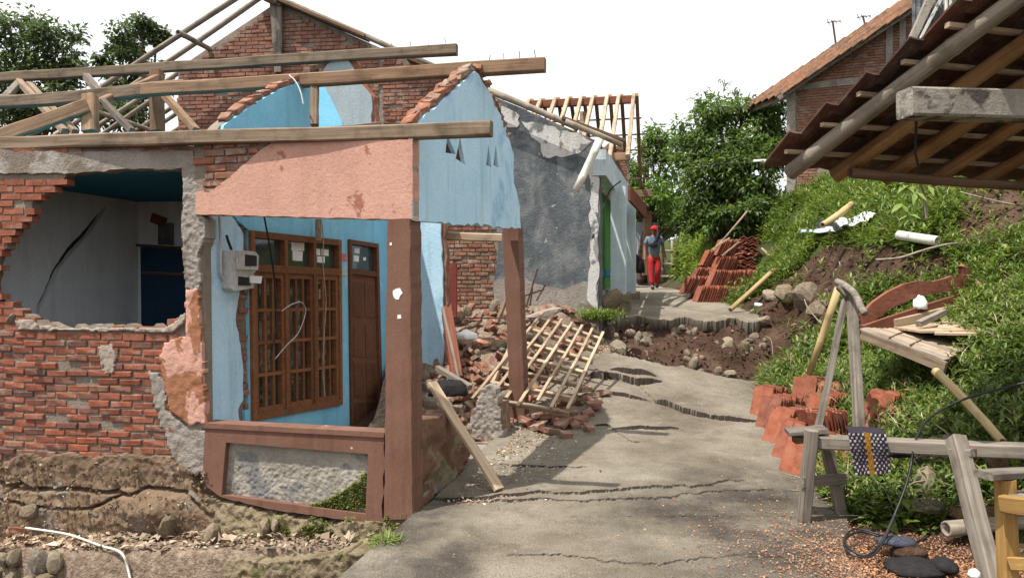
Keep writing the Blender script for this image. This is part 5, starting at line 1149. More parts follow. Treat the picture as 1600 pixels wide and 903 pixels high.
# leaning poles
for nm, a, b, r, m, lb in (('bamboo_pole', (1310, 450, 7.0), (1264, 585, 7.2), .034, 'bamboo', 'upright yellow bamboo pole with clear joints behind the near tiles'), ('bamboo_pole', (1230, 403, 14.2), (1141, 484, 13.2), .05, 'bamboo', 'bamboo pole leaning from the bank to the upper road'),
        ('bamboo_pole', (1330, 320, 12.0), (1285, 352, 11.4), .055, 'bamboo', 'short yellow bamboo pole lying on the upper grass'), ('bamboo_pole', (1462, 580, 6.0), (1566, 690, 5.1), .035, 'bamboo', 'yellow bamboo pole sloping from the slatted panel down to the sawhorse')):
    put(bamboo(nm, P(*a), P(*b), r, M[m], node=.3), lb, 'pole')
for nm, a, b, wd, ht, m, lb in (('grey_post', (1331, 468, 6.6), (1343, 680, 5.9), .075, .075, 'wood_grey', 'upright grey weathered post behind the sawhorse'), ('leaning_stick', (1324, 452, 6.7), (1278, 672, 5.9), .05, .035, 'wood_grey', 'thin brown board leaning against the grey post'),
        ('leaning_stick', (1311, 447, 6.65), (1326, 462, 6.6), .06, .06, 'wood_grey', 'short stub on top of the grey post')):
    put(bar(nm, P(*a), P(*b), wd, ht, M[m], up=(0, 1, 0)), lb, 'post')
put(MB().tube(curve_pts([P(1308, 440, 6.75), P(1320, 446, 6.6), P(1336, 460, 6.45), P(1345, 480, 6.35), P(1352, 490, 6.3)]), [.03] * 25, 8).build('bent_branch', M['wood_grey'], None, True), 'bent grey branch hooked over the top of the post', 'branch')
# carved headboard
HB = Fr((P(1430, 460, 7.9).x, 7.9), (.93, .36))
hb = thing('bed_headboard', 'red-brown carved bed headboard lying along the bank', 'headboard', P(1430, 490, 7.9))
prism('board', HB, HB.pl([(1345, 490), (1362, 472), (1385, 456), (1410, 444), (1432, 439), (1455, 440), (1475, 435), (1485, 431), (1500, 432), (1501, 452), (1480, 455), (1450, 460), (1420, 468), (1390, 482), (1365, 500), (1348, 512)]), .02, -.02, M['wood_red'], hb)
bar('post', HB.pt(*HB.px(1506, 418)), HB.pt(*HB.px(1510, 462)), .09, .09, M['wood_red'], hb, up=(0, 1, 0)); MB().tube([HB.pt(*HB.px(1504, 414)), HB.pt(*HB.px(1503, 418))], [.02, .045], 8).build('knob', M['wood_red'], hb)
put(bar('bed_rail', P(1348, 517, 7.4), P(1512, 462, 8.2), .04, .11, M['wood_red']), 'long red-brown bed rail lying below the headboard', 'rail')
put(bar('plank', P(1395, 505, 7.6), P(1510, 478, 8.1), .05, .08, M['wood_pale']), 'pale plank lying just below the red bed rail', 'plank')
put(bar('short_plank', P(1533, 438, 8.0), P(1537, 462, 7.9), .12, .03, M['wood_warm'], up=(0, 1, 0)), 'short brown board standing in the weeds right of the headboard', 'plank')
put(bar('plank', P(1435, 506, 7.3), P(1475, 488, 7.5), .06, .06, M['wood_grey']), 'short grey offcut lying on the planks', 'plank')
# wooden boards
for (a, b, c, d, lb) in (((1385, 512, 7.7), (1580, 498, 7.7), (1568, 518, 7.0), (1440, 520, 7.1), 'wide pale plywood board lying flat on the bank'), ((1470, 505, 7.6), (1625, 502, 7.4), (1575, 525, 6.9), (1460, 523, 7.0), 'second wide board under the plywood at the right edge')):
    mb = MB(); pts = [P(*q_) for q_ in (a, b, c, d)]; up_ = Vector((0, 0, .018 if 'plywood' in lb else -.01)); pts = [p + up_ for p in pts]
    mb.add(pts + [p - Vector((0, 0, .02)) for p in pts], [(0, 1, 2, 3), (7, 6, 5, 4), (0, 4, 5, 1), (1, 5, 6, 2), (2, 6, 7, 3), (3, 7, 4, 0)]); put(mb.build('board', M['wood_pale']), lb, 'board')
# slatted panel
spn = thing('slatted_panel', 'grey-white slatted wooden panel lying on the weeds', 'slatted panel', P(1430, 560, 7.0))
q0, q1, q2, q3 = P(1346, 514, 7.3), P(1378, 505, 7.9), P(1520, 538, 7.2), P(1478, 563, 6.5)
for k in range(9):
    t = (k + .5) / 9; bar('slat', q0.lerp(q1, t), q3.lerp(q2, t) + Vector((0, 0, .006 * (k % 2))), .085, .012, M['wood_pale'] if k % 3 else M['wood_grey'], spn, up=(0, -.3, 1))
bar('edge_board', q0 - Vector((0, 0, .05)), q3 - Vector((0, 0, .06)), .03, .1, M['wood_beam'], spn); bar('cleat', q3.lerp(q0, .06) - Vector((0, .0, .05)), q2.lerp(q1, .06) - Vector((0, 0, .05)), .05, .05, M['wood_red'], spn)
for t in (.35, .6): bar('cord', q0.lerp(q3, t) + Vector((0, 0, .015)), q1.lerp(q2, t) + Vector((0, 0, .015)), .012, .01, M['wood_dark'], spn)
# sheet metal, tarp and pipes on the upper bank
def rag_sheet(name, pts, mat, label, cat, n=8, amp=.06):
    c = [G(q_[0], q_[1], .3) for q_ in pts]; mb = MB(); g_ = [[c[0].lerp(c[1], u / n).lerp(c[3].lerp(c[2], u / n), v / n) + Vector((0, 0, amp * math.sin(u * 1.3 + v) * math.cos(v * 1.1))) for u in range(n + 1)] for v in range(n + 1)]
    mb.add([p for r_ in g_ for p in r_], [tuple(x) for x in grid_faces(n + 1, n + 1)]); o = mb.build(name, M[mat], None, True, False); m_ = o.modifiers.new('thick', 'SOLIDIFY'); m_.thickness = .01; return put(o, label, cat)
rag_sheet('white_sheet', [(1303, 345, 11.6), (1370, 331, 12.0), (1352, 348, 11.2), (1308, 356, 11.0)], 'white', 'bright white plastic sheet lying on the upper grass', 'sheet', amp=.04)
rag_sheet('black_tarp', [(1278, 345, 11.5), (1310, 352, 11.2), (1318, 362, 10.9), (1272, 360, 10.9)], 'tarpblack', 'crumpled black tarp left of the white sheet', 'tarp', amp=.08)
rag_sheet('zinc_offcut', [(1248, 361, 11.0), (1312, 354, 11.0), (1306, 363, 10.8), (1250, 364, 10.8)], 'sheet', 'narrow silver sheet lying before the black tarp', 'sheet', amp=.02)
o = MB().tube([(gp := G(1446, 374, .3)) + Vector((-.12, .4, .08)), gp + Vector((.0, .0, 0)), gp + Vector((.07, -.14, -.03))], .06, 14, False).build('pvc_pipe', M['pvc'], None, True); m_ = o.modifiers.new('thick', 'SOLIDIFY'); m_.thickness = .008; put(o, 'short white PVC pipe sticking out of the soil bank', 'pipe')
put(wire('dry_branch', [P(1368, 406, 8.7), P(1405, 403, 8.6), P(1440, 392, 8.6), P(1480, 382, 8.7), P(1518, 380, 8.9)], .013, M['bamboo_g']), 'long thin dry branch lying over the soil scar', 'branch')
for pts, lb in (([(1257, 468, 9.5), (1263, 482, 9.3), (1282, 505, 9.0)], 'thin bare twig standing in soil above the pit'), ([(1195, 525, 10.6), (1205, 532, 10.5), (1208, 558, 10.4)], 'thin root hanging on the right wall of the pit'), ([(1500, 300, 9.5), (1560, 315, 9.2), (1600, 322, 9)], 'dry root trailing over the bare soil under the eave'), ([(1530, 380, 8.8), (1575, 355, 8.8), (1605, 345, 8.6)], 'dry stem at the edge of the bare soil')):
    put(wire('dry_twig', [P(*q_) for q_ in pts], .008, M['bamboo_g']), lb, 'twig')
# sticks heaped above the far tiles
rs = random.Random(4)
for k in range(26):
    x, y = rs.uniform(1168, 1208), rs.uniform(322, 345); p = G(x, y, .08); a = rs.uniform(-.5, .7)
    o = bar('stick', p, p + Vector((math.cos(a) * rs.uniform(.3, .7), rs.uniform(-.3, .3), math.sin(a) * .3)), .035, .03, M['wood_warm'] if k % 2 else M['wood_pale']); put(o, 'split stick in the small heap on the grass above the tile pile', 'stick', 'sticks heaped above the tile pile')
for a, b, lb in (((1115, 392, 16), (1168, 330, 16.2), 'longest pale stick leaning down to the tile pile'), ((1112, 390, 15.9), (1140, 372, 15.9), 'short pale stick at the left of the tile pile top'), ((1128, 400, 15.8), (1155, 378, 15.8), 'pale stick lying across the tile pile'), ((1190, 388, 15.8), (1203, 400, 15.6), 'short stick poking out right of the tile pile')):
    put(bar('long_stick', P(*a), P(*b), .045, .03, M['wood_pale']), lb, 'stick')
rag_sheet('cardboard', [(1156, 366, 15.7), (1183, 352, 16.0), (1180, 366, 15.5), (1160, 372, 15.4)], 'wood_pale', 'crumpled tan cardboard on top of the tile pile', 'cardboard', amp=.05)
put(wire('white_cup', [P(1180, 476, 13.4), P(1192, 478, 13.3)], .04, M['white'], k=3, n=8), 'small white cup lying by the upper road edge', 'cup')
# armchair at the right edge
ch = thing('wooden_chair', 'yellow wooden armchair with grey arm cut by the right edge', 'chair', (2.5, 3.55, 0))
bar('arm', P(1536, 742, 3.62), P(1700, 735, 3.9), .1, .035, M['wood_grey'], ch)
bar('leg', P(1570, 748, 3.66), P(1578, 980, 3.66), .075, .075, M['wood_yellow'], ch, up=(0, 1, 0)); bar('leg', P(1700, 700, 4.1), P(1700, 960, 3.9), .07, .07, M['wood_yellow'], ch, up=(0, 1, 0))
bar('seat_rail', P(1566, 786, 3.6), P(1720, 805, 3.2), .05, .08, M['wood_yellow'], ch); bar('stretcher', P(1580, 880, 3.62), P(1720, 880, 3.3), .04, .06, M['wood_yellow'], ch)
for k in range(4): bar('seat_slat', P(1575 + k * 9, 775 - k * 2, 3.62 + k * .09), P(1575 + k * 9, 775 - k * 2, 3.62 + k * .09) + Vector((.6, -.1, 0)), .075, .02, M['wood_grey'], ch)
# bamboo log, shavings, cables, shirt
put(bamboo('bamboo_log', P(1478, 826, 4.75), P(1650, 815, 4.9), .05, M['bamboo_g'], node=.45), 'thick cut bamboo log lying behind the sawhorse leg', 'log')
put(bar('offcut', P(1490, 800, 4.9), P(1600, 790, 5.0), .1, .06, M['wood_dark']), 'dark timber offcut lying behind the bamboo log', 'offcut')
n = 15000; xs = rng.normal(2.35, .42, n); ys = rng.normal(4.25, .36, n); zs = np.maximum(H(xs, ys), np.where(xs < Xr(ys) + .03, road_z(xs, ys), -9)) + .004 + rng.random(n) * .012
ok = zs < .3; chips('wood_shavings', np.stack([xs, ys, zs], -1)[ok], None, .006, .02, 'shaving', 'orange wood shavings strewn on the ground by the sawhorse', 'shavings', 8)
n = 900; xs = rng.normal(1.8, .45, n); ys = rng.normal(4.9, .55, n); zs = np.maximum(H(xs, ys), road_z(xs, ys)) + .004; ok = xs < Xr(ys); chips('wood_shavings', np.stack([xs, ys, zs], -1)[ok], None, .008, .025, 'shaving', 'sparse shavings blown over the dark road edge', 'shavings', 9)
cab = [P(1640, 590, 4.5), P(1570, 605, 4.6), P(1500, 626, 4.75), P(1450, 655, 4.85), P(1430, 690, 4.85), P(1425, 720, 4.8), P(1415, 760, 4.7), P(1395, 810, 4.6), P(1375, 850, 4.5), P(1352, 868, 4.42), P(1325, 855, 4.5), P(1322, 840, 4.6), P(1345, 830, 4.7), P(1375, 838, 4.65)]
put(wire('black_cable', cab, .008, M['black']), 'thick black cable drooping over the beam to the ground', 'cable')
put(wire('black_cable', [P(1428, 690, 4.83), P(1422, 730, 4.78), P(1400, 800, 4.62), P(1370, 862, 4.42), P(1335, 868, 4.42), P(1318, 848, 4.55), P(1335, 826, 4.72), P(1380, 836, 4.65), P(1420, 848, 4.6), P(1450, 838, 4.65)], .006, M['black']), 'second thinner black cable coiled on the shavings', 'cable')
def lump(name, c, dims, mat, label, cat, seed, sub=3):
    bm = bmesh.new(); bmesh.ops.create_icosphere(bm, subdivisions=sub, radius=1)
    for v in bm.verts:
        d = v.co.copy(); k_ = 1 + .22 * float(fbm(d.x * 2 + seed, d.y * 2 + d.z, seed, 3)) + .12 * math.sin(d.x * 7 + seed) * math.cos(d.y * 5) + (.16 * abs(math.sin(d.x * 9 + d.y * 6 + seed)) if mat in ('darkcloth', 'bluecloth', 'tarpblack', 'white') else 0)
        v.co = Vector((d.x * dims[0] * k_, d.y * dims[1] * k_, max(d.z, -.25) * dims[2] * k_))
    me = bpy.data.meshes.new(name); bm.to_mesh(me); bm.free(); me.shade_smooth(); return put(link(name, me, M[mat], None, c), label, cat)
lump('dark_shirt', P(1432, 887, 4.3), (.16, .14, .035), 'darkcloth', 'dark grey crumpled shirt lying on the shavings', 'shirt', 3); lump('black_bag', P(1475, 885, 4.25), (.06, .08, .045), 'darkcloth', 'small black bag lying against the dark shirt', 'bag', 5)
lump('striped_rag', P(1400, 846, 4.55), (.12, .08, .03), 'ragcloth', 'blue-grey rag lying in the cable coil', 'rag', 7); lump('white_bundle', P(1438, 478, 7.8), (.06, .06, .1), 'white', 'white plastic bundle lying below the headboard', 'bundle', 9)
lump('white_can', P(1522, 898, 3.95), (.025, .025, .03), 'white', 'white cup with dark print at the bottom by the sawhorse leg', 'cup', 11)
lump('brown_clod', P(1420, 862, 4.5), (.1, .08, .05), 'soil', 'brown earth clod behind the dark shirt', 'clod', 13)
lump('white_sack', P(728, 527, 9.6), (.13, .1, .08), 'white', 'white plastic sack buried in the rubble heap', 'sack', 15); lump('grey_sack', P(700, 612, 8.0), (.2, .14, .12), 'darkcloth', 'dark grey sack in the rubble behind the side parapet', 'sack', 17)
for k in range(26):
    a_, d_ = random.uniform(1.2, 2.7), random.uniform(-1.1, -.3); p = SP.pt(a_, .08 + random.uniform(0, .18), d_)
    put(link('porch_debris', RUBBLE[4 + random.randrange(7)], M['tarpblack'] if k % 3 else M['bluecan'], None, p, [random.uniform(-.4, .4), random.uniform(-.4, .4), random.uniform(0, 6)], (1.6, 1.4, .4)), 'dark shard in the debris on the porch floor before the door', 'shard', 'shards on the porch floor')

# ------------------------------------------------------------------ street end beyond the walker
o = MB(); zf = Fr((P(1000, 400, 25).x, 25), (1, .05)); 
for k in range(16): o.prism(zf, [(-.35 + k * .06, 1.7), (-.35 + k * .06 + .04, 1.7), (-.35 + k * .06 + .04, 3.8), (-.35 + k * .06, 3.8)], .02, 0); o.prism(zf, [(-.31 + k * .06, 1.7), (-.31 + k * .06 + .02, 1.7), (-.31 + k * .06 + .02, 3.8), (-.31 + k * .06, 3.8)], 0, -.02)
put(o.build('zinc_wall', M['sheet']), 'pale blue corrugated sheet wall at the far end of the road', 'wall')
put(bar('pink_mattress', P(978, 424, 22.5), P(984, 376, 22.8), .4, .16, M['pinkcloth'], up=(0, 1, 0)), 'pink rolled mattress standing by the green house wall', 'mattress'); lump('dark_barrel', P(991, 420, 23), (.28, .28, .45), 'darkcloth', 'dark barrel at the far roadside left of the walker', 'barrel', 21)
bf = thing('bamboo_fence', 'low rustic bamboo fence right of the walking person', 'fence', P(1050, 440, 24))
for k in range(4): p = P(1036 + k * 14, 440, 24 - k * .3); bamboo('post', p, p + Vector((0, 0, 1.3)), .05, M['bamboo_g'], bf, n=6)
for k in range(3): bamboo('rail', P(1034, 432 - k * 20, 24), P(1084, 432 - k * 20, 23), .045, M['bamboo_g'], bf, n=6)
bpx('far_post', 1010, 430, 24, 1012, 330, 24, .25, .25, 'wood_dark', None); put(bpy.data.objects['far_post'], 'dark wooden post standing behind the walker', 'post')
wr = [P(830, 470, 11.5) * 0 + P(900, 540, 11.2)]
put(wire('sagging_wire', [SB.pt(.3, 3.3, .3), P(952, 300, 12.5), P(935, 345, 12.0), P(926, 372, 11.6)], .012, M['black']), 'black wire running down past the pale blue column', 'wire')
put(wire('overhead_wire', [P(1000, 256, 19), P(1090, 256, 18), P(1200, 250, 17), P(1300, 200, 14), P(1380, 140, 12), P(1500, 40, 10)], .008, M['black']), 'thin overhead wire crossing before the brick house on the bank', 'wire')
put(bar('white_gutter', P(1180, 252, 17.5), P(1250, 250, 16), .1, .06, M['white']), 'white gutter strip showing behind the bush', 'gutter')

# ------------------------------------------------------------------ walking person
pp = P(1022, 452, 20.5); pe = thing('person', 'person in red cap, grey-blue T-shirt and red trousers walking down the road', 'person', pp)
def skin(name, verts, edges, rad, mat, root=0, sub=2):
    me = bpy.data.meshes.new(name); me.from_pydata([Vector(v) + pp for v in verts], edges, []); me.materials.append(M[mat])
    for v in me.vertices: v.co -= pp
    o = bpy.data.objects.new(name, me); COL.objects.link(o); o.parent = pe
    m_ = o.modifiers.new('skin', 'SKIN'); m_.use_smooth_shade = True
    for k, r in enumerate(rad): me.skin_vertices[0].data[k].radius = r if isinstance(r, tuple) else (r, r); me.skin_vertices[0].data[k].use_root = (k == root)
    s_ = o.modifiers.new('sub', 'SUBSURF'); s_.levels = sub; s_.render_levels = sub; return o
# camera side is -y; person walks towards the camera, its right hand at -x
bv = [(0, 0, .92), (0, 0, 1.15), (0, 0, 1.36), (0, -.01, 1.46), (0, -.02, 1.54), (0, -.03, 1.63), (-.19, 0, 1.38), (-.25, .02, 1.1), (-.26, -.06, .86), (-.265, -.08, .78), (.19, 0, 1.38), (.25, .03, 1.12), (.31, .02, .88), (.325, .0, .8), (-.09, -.02, .86), (-.085, -.06, .48), (-.07, -.1, .08), (-.07, -.2, .04), (.09, .0, .86), (.1, -.06, .5), (.09, .12, .13), (.09, .05, .08)]
be = [(0, 1), (1, 2), (2, 3), (3, 4), (4, 5), (2, 6), (6, 7), (7, 8), (8, 9), (2, 10), (10, 11), (11, 12), (12, 13), (0, 14), (14, 15), (15, 16), (16, 17), (0, 18), (18, 19), (19, 20), (20, 21)]
br_ = [(.13, .1), (.12, .09), (.13, .09), .05, .085, .08, .055, .042, .033, .035, .055, .042, .033, .035, .08, .055, .04, .03, .08, .055, .04, .03]
skin('body', bv, be, br_, 'skin')
skin('t_shirt', [(0, 0, .84), (0, 0, 1.12), (0, 0, 1.34), (0, -.005, 1.43), (-.18, 0, 1.375), (-.235, .01, 1.2), (.18, 0, 1.375), (.235, .015, 1.2)], [(0, 1), (1, 2), (2, 3), (2, 4), (4, 5), (2, 6), (6, 7)], [(.175, .125), (.165, .12), (.175, .12), .075, .075, .07, .075, .07], 'bluecloth')
skin('trousers', [(0, 0, .95), (0, 0, .86), (-.095, -.02, .8), (-.088, -.06, .48), (-.075, -.1, .12), (.095, 0, .8), (.1, -.065, .5), (.09, .1, .16)], [(0, 1), (1, 2), (2, 3), (3, 4), (1, 5), (5, 6), (6, 7)], [(.165, .12), (.15, .12), .1, .085, .075, .1, .085, .075], 'redcloth')
for x, y, z in ((-.07, -.16, .04), (.09, .07, .08)): skin('shoe', [(x, y + .1, z), (x, y, z), (x, y - .1, z - .01)], [(0, 1), (1, 2)], [.045, .05, .04], 'black')
bm = bmesh.new(); bmesh.ops.create_uvsphere(bm, u_segments=14, v_segments=10, radius=.108)
for v in bm.verts:
    v.co.y *= 1.12
    if v.co.z < 0: v.co.z *= .1
me = bpy.data.meshes.new('cap'); bm.to_mesh(me); bm.free(); me.shade_smooth(); link('cap', me, M['redcloth'], pe, pp + Vector((0, -.03, 1.62)))
MB().prism(Fr((pp.x, pp.y), (1, 0)), [(-.08, pp.z + 1.6), (.08, pp.z + 1.6), (.09, pp.z + 1.625), (-.09, pp.z + 1.625)], .21, .08).build('cap_peak', M['redcloth'], pe)
MB().tube([pp + Vector(v) for v in ((.13, -.1, 1.45), (.02, -.145, 1.3), (-.1, -.15, 1.18))], [.02, .03, .03], 6).build('bag_strap', M['darkcloth'], pe)
o = lump('sling_bag', pp + Vector((-.07, -.15, 1.19)), (.12, .05, .07), 'darkcloth', None, None, 23); o.parent = pe; o.location = (-.07, -.15, 1.17)
MB().tube([pp + Vector((-.265, -.1, .8)), pp + Vector((-.26, -.12, .45))], .008, 5).build('stick', M['wood_dark'], pe)

M['clod'] = mat_leaf('soil_clod', [(.03, .018, .012, 1), (.055, .033, .023, 1), (.08, .052, .037, 1), (.13, .095, .07, 1)], .95, .0)
cl = []
for poly, n in ((SOILP[0], 2600), (SOILP[1], 500), (SOILP[2], 500)):
    k = 0
    while k < n:
        x, y = random.uniform(min(p[0] for p in poly), max(p[0] for p in poly)), random.uniform(min(p[1] for p in poly), max(p[1] for p in poly))
        k += 1
        if inpoly(poly, x, y): cl.append((x, y))
cx_ = np.array(cl); dx_ = (cx_[:, 0] - CX) / F; dz_ = (CY - cx_[:, 1]) / F; Yt = np.linspace(5, 16, 160); hit = CAMZ + dz_[:, None] * Yt < H(dx_[:, None] * Yt, Yt[None] + 0 * dx_[:, None]); kk = np.argmax(hit, 1); yy = Yt[kk] + rng.uniform(-.06, .06, len(kk)); xx = dx_ * yy
okc = hit.any(1) & ~((xx < Xr(yy)) & ((yy < 10.3) | (yy > 12.6))); chips('soil_clods', np.stack([xx, yy, H(xx, yy) + .01], -1)[okc], None, .02, .09, 'clod', 'loose dark earth clods on the raw soil of the slip', 'earth', 12, 1.0)
# ------------------------------------------------------------------ vegetation
def weeds(name, X, Y, Z, nl, lmin, lmax, hmin, hmax, mat, label, seed, wide=.28, cat='weeds'):
    r = np.random.default_rng(seed); n = len(X); k = nl
    az = r.uniform(0, 6.28, (n, 1)) + np.arange(k)[None] * 2.4 + r.normal(0, .25, (n, k)); hgt = r.uniform(hmin, hmax, (n, 1)); t = (np.arange(k)[None] + .5) / k
    lean = r.normal(0, .22, (n, 2)); hz = hgt * t
    pos = np.stack([X[:, None] + lean[:, :1] * hz, Y[:, None] + lean[:, 1:] * hz, Z[:, None] + hz - .01], -1)
    el = np.interp(t, [0, 1], [.15, .95]) + r.normal(0, .22, (n, k)); L = r.uniform(lmin, lmax, (n, 1)) * (1.15 - .45 * t) * r.uniform(.8, 1.2, (n, k))
    d = np.stack([np.cos(az) * np.cos(el), np.sin(az) * np.cos(el), np.sin(el)], -1); up = np.stack([-np.cos(az) * np.sin(el), -np.sin(az) * np.sin(el), np.cos(el)], -1)
    L = L.ravel(); V, Fq = leaf_arrays(pos.reshape(-1, 3), d.reshape(-1, 3), up.reshape(-1, 3) + r.normal(0, .15, (n * k, 3)), L, L * wide, .22, .2, .45)
    return props(np_mesh(name, V, Fq, M[mat], None, True), label, cat, None, 'stuff')
def bank_pts(n, y0, y1, dmax, seed, dens=1.6, off=-.05, thr=-.32):
    r = np.random.default_rng(seed); Y = y0 + (y1 - y0) * r.random(n) ** dens; X = Xe(Y) + off + dmax * r.random(n) ** 1.15
    Z = H(X, Y); px_, py_ = pxof(X, Y, Z); ok = (px_ < 1680) & (fbm(X * 1.3, Y * 1.3, 201, 3) > thr)
    ok &= ~((Y > 10.3) & (Y < 12.9) & (X < Xe(Y) + .35)); ok &= ~((Y > 15) & (Y < 17.8) & (X < 5.6))
    ok &= ~((Y < 8.7) & (Y > 6) & (X < Xe(Y) + .45) & (r.random(n) < .8))
    ok &= ~((px_ > 1415) & (px_ < 1490) & (py_ > 690) & (py_ < 835) & (r.random(n) < .72))
    idx = np.nonzero(ok)[0]; keep = [i for i in idx if not (bare(X[i], Y[i], Z[i]) and r.random() < .97)]
    return X[keep], Y[keep], Z[keep]
X, Y, Z = bank_pts(10500, 4.95, 9.8, 4.6, 301, 1.15, thr=-.55); weeds('bank_weeds', X, Y, Z, 13, .06, .12, .1, .3, 'leaf', 'dense leafy green weeds covering the near bank', 302)
X, Y, Z = bank_pts(9000, 9.3, 19, 5.0, 303, 1.3); weeds('bank_weeds', X, Y, Z, 9, .1, .19, .12, .4, 'leaf', 'leafy weeds covering the slope above the pit', 304)
X, Y, Z = bank_pts(8000, 8.5, 18, 6, 305, 1.2); weeds('bank_grass', X, Y, Z, 8, .16, .32, .02, .08, 'grassleaf', 'bright grass on the upper slope under the brick house', 306, .07, 'grass')
X, Y, Z = bank_pts(1700, 4.95, 11, 4.4, 321, 1.1); weeds('broadleaf_weeds', X, Y, Z, 7, .09, .17, .03, .2, 'grassleaf', 'paler broad-leaved weeds scattered through the near bank', 322, .62)
X, Y, Z = bank_pts(3000, 5, 14, 4.4, 323, 1.2); weeds('dry_stalks', X, Y, Z, 4, .12, .3, .05, .3, 'chip', 'dry tan stalks sticking up among the weeds', 324, .05, 'stalks')
r = np.random.default_rng(307); n = 3200; Y = r.uniform(17.5, 24, n); X = np.interp(Y, [17.5, 24], [4.7, 5.0]) + r.random(n) * 1.3; zb = zr(Y) + r.random(n) * np.interp(X - 4.6, [0, 1.4], [.5, 2.6])
weeds('roadside_creeper', X, Y, zb, 9, .1, .18, .05, .3, 'grassleaf', 'bright creeper hanging over the bank beside the walker', 308, .45, 'creeper')
# moss on the porch parapet and tufts by the road
n = 900; a = rng.random(n); b = rng.random(n) ** 1.6; px_ = 430 + 140 * a ** .6; py_ = 800 - (b * 62 * (a ** 1.5)) - 4
pts = np.array([tuple(PF.pt(*PF.px(x, y), -.035)) for x, y in zip(px_, py_)]); weeds('parapet_moss', pts[:, 0], pts[:, 1], pts[:, 2], 5, .012, .03, .0, .02, 'moss', 'yellow green moss growing up the pebbled porch panel', 310, .5, 'moss')
n = 1400; x_ = rng.uniform(400, 655, n); y_ = rng.uniform(805, 845, n); pts = np.array([tuple(PF.pt(*PF.px(x, y), .04)) for x, y in zip(x_, y_)]); ok = fbm(pts[:, 0] * 5, pts[:, 2] * 5, 88, 3) > .02
pts = pts[ok]; weeds('foundation_moss', pts[:, 0], pts[:, 1], pts[:, 2], 5, .01, .03, .0, .02, 'moss', 'dark moss patches on the foundation under the porch', 311, .5, 'moss')
for (x, y, n, hh_, lb) in ((612, 842, 34, .12, 'grass tuft at the road edge below the porch pillar'), (650, 795, 26, .07, 'small grass tuft at the foot of the porch pillar')):
    (X0, Y0_), = road_px([(x, y)]); X = X0 + rng.normal(0, .05, n) - .02; Y = Y0_ + rng.normal(0, .05, n); weeds('grass_tuft', X, Y, X * 0 - .02, 6, hh_ * .7, hh_ * 1.2, 0, .02, 'grassleaf', lb, int(x), .08, 'grass')
n = 260; p0 = P(935, 490, 11.5); X = p0.x + rng.normal(0, .16, n); Y = p0.y + rng.normal(-.1, .1, n); weeds('wall_weeds', X, Y, X * 0 + 1.12 + rng.random(n) * .12, 6, .05, .1, .02, .1, 'leaf', 'low green weeds at the corner foot of the grey wall', 77)

def tree(name, label, base, trunk_r, clumps, nleaf, lsize, mat, seed, tw=.5, wide=.4, bark='bark'):
    r = np.random.default_rng(seed); rr = random.Random(seed); t_ = thing(name, label, 'tree' if 'tree' in name else 'bush', base)
    cs = [(P(x, y, Yc), rp * Yc / F) for x, y, Yc, rp in clumps]; top = sum((c for c, _ in cs), Vector()) / len(cs); fork = Vector(base).lerp(top, .55)
    tb = MB(); tb.tube(curve_pts([base, Vector(base).lerp(fork, .5) + Vector((rr.uniform(-.1, .1), 0, 0)), fork], 4), [trunk_r * (1 - .45 * i / 8) for i in range(9)], 8); tb.build('trunk', M[bark], t_, True)
    lm = MB(); allp = []; alld = []
    for c, rad in cs:
        mid = fork.lerp(c, .5) + Vector((rr.uniform(-.2, .2), rr.uniform(-.2, .2), rr.uniform(0, .2))) * rad
        lm.tube(curve_pts([fork, mid, c], 3), [trunk_r * (.45 - .05 * i) for i in range(7)], 5)
        k = max(6, int(18 * (rad / .8) ** 1.2)); dv = r.normal(0, 1, (k, 3)); dv /= np.linalg.norm(dv, axis=1, keepdims=True); tp = np.array(c) + dv * rad * r.uniform(.35, 1.05, (k, 1)) ** .7 * np.array([1, 1, .85])
        for q_ in tp[: max(4, k // 3)]: lm.tube([c, Vector(q_)], [trunk_r * .14, .006], 4)
        m_ = max(4, nleaf // k); pos = np.repeat(tp, m_, 0) + r.normal(0, tw * rad * .42, (k * m_, 3)) * np.array([1, 1, .7]); ctr = np.repeat(tp, m_, 0)
        dr = (pos - ctr) + r.normal(0, .12 * rad, pos.shape) + np.array([0, 0, -.05]); allp.append(pos); alld.append(dr)
    lm.build('limbs', M[bark], t_, True)
    pos = np.concatenate(allp); dr = np.concatenate(alld); n = len(pos); L = r.uniform(.6, 1.25, n) * lsize
    V, Fq = leaf_arrays(pos, dr, np.array([[0, 0, 1.]]) + r.normal(0, .5, (n, 3)), L, L * wide, .2, .15); np_mesh('crown', V, Fq, M[mat], t_, True, loc=tuple(base)); return t_
tree('dark_tree', 'dark leafy tree filling the upper corner behind the roof beams', (-14.2, 22, .5), .25, [(15, 40, 22, 42), (40, 85, 22, 38), (90, 70, 22, 36), (105, 105, 22, 30), (20, 120, 22, 45), (70, 145, 22, 45), (120, 165, 22, 40), (10, 185, 22, 45), (-60, 60, 22, 70), (-50, 150, 22, 70), (170, 180, 22, 35), (60, 195, 22, 45)], 1100, .17, 'treeleaf3', 401, wide=.5)
tree('small_tree', 'loose airy tree standing between the dark tree and the brick gable', (-10.8, 23, .5), .16, [(200, 55, 23, 28), (222, 40, 23, 22), (180, 68, 23, 18), (245, 55, 23, 14), (205, 88, 23, 22), (160, 105, 23, 20), (225, 110, 23, 25), (190, 130, 23, 28), (240, 145, 23, 25), (205, 165, 23, 30)], 620, .16, 'treeleaf3', 402, wide=.5)
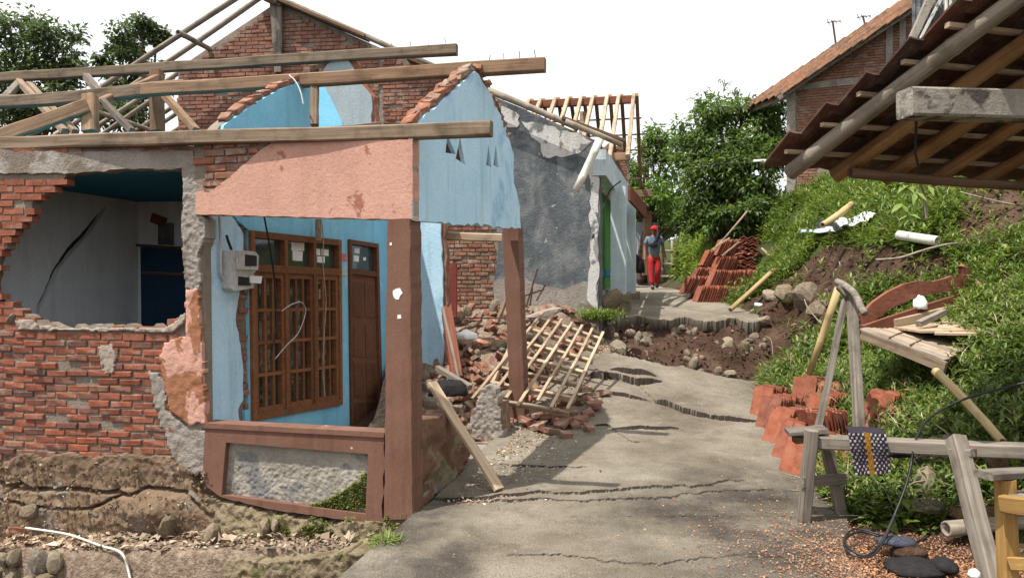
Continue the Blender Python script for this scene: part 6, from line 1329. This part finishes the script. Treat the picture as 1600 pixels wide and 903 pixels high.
tree('bushy_tree', 'large olive green bushy tree on the bank beside the brick house', (5.1, 18.8, 2.8), .2, [(1090, 195, 19, 34), (1120, 180, 19, 34), (1160, 172, 19, 34), (1195, 178, 18.6, 32), (1210, 205, 18.4, 30), (1080, 235, 19, 34), (1120, 225, 18.6, 38), (1165, 220, 18.4, 38), (1200, 240, 18, 32), (1095, 275, 18.6, 36), (1140, 270, 18.2, 38), (1185, 275, 18, 34), (1105, 310, 18.6, 30), (1150, 312, 18.2, 32), (1195, 305, 18, 26), (1085, 335, 18.4, 28), (1120, 340, 18, 28), (1160, 338, 17.6, 28), (1195, 330, 17.4, 24)], 1150, .15, 'treeleaf', 403)
tree('mango_tree', 'brighter green tree with long leaves left of the bushy tree', (4.3, 25, 1.8), .18, [(1012, 215, 25, 24), (1040, 225, 25, 24), (1010, 250, 25, 28), (1045, 260, 25, 28), (985, 275, 24.5, 22), (1020, 285, 24.5, 26), (1058, 300, 24.5, 26), (975, 300, 24, 18), (1000, 312, 24, 20), (1040, 320, 24, 22)], 620, .22, 'treeleaf2', 404, wide=.28)
tree('dark_bush', 'dark shady bush under the bright tree at the road end', (4.6, 27, 1.8), .12, [(1000, 320, 27, 28), (1040, 335, 27, 28), (1080, 330, 26, 30), (975, 335, 27, 20), (1060, 350, 26, 22), (1020, 350, 27.5, 24), (1110, 335, 24, 28)], 420, .24, 'treeleaf', 405)
tree('slender_tree', 'thin feathery shoot rising above the bushy tree', (5.6, 20, 2.8), .03, [(1130, 130, 20, 9), (1150, 140, 20, 7), (1158, 152, 20, 8)], 40, .14, 'treeleaf3', 406, wide=.2)
tree('far_tree', 'distant tree mass seen between the roof frame and the bright tree', (3.0, 40, 2), .3, [(980, 330, 40, 40), (1050, 340, 42, 40), (1130, 330, 42, 50), (1210, 330, 42, 50)], 520, .4, 'treeleaf', 407)
# cassava stem under the eave
cs_ = thing('cassava_plant', 'thin cassava stem with broad pale leaves hanging under the shelter eave', 'plant', P(1446, 345, 8.2))
MB().tube(curve_pts([P(1448, 345, 8.2), P(1445, 310, 8.2), P(1438, 285, 8.1)]), .014, 6).build('stem', M['bamboo_g'], cs_, True)
lv = [(P(1425, 282, 8.1), (-.5, -.3, -.2)), (P(1415, 290, 8.1), (-.3, -.5, -.5)), (P(1430, 300, 8.0), (.2, -.4, -.7)), (P(1408, 318, 8.0), (-.3, -.3, -.6)), (P(1450, 290, 8.1), (.5, -.3, -.3)), (P(1418, 335, 8.0), (-.2, -.5, -.3))]
for p, d in lv:
    V, Fq = leaf_arrays([tuple(p)] * 5, [Vector(d) + Vector((math.sin(k * 1.2) * .5, 0, math.cos(k * 1.2) * .4)) for k in range(5)], [(0, -.6, 1)] * 5, [.17] * 5, [.06] * 5); np_mesh('leaf', V, Fq, M['grassleaf'], cs_, True, loc=tuple(p))
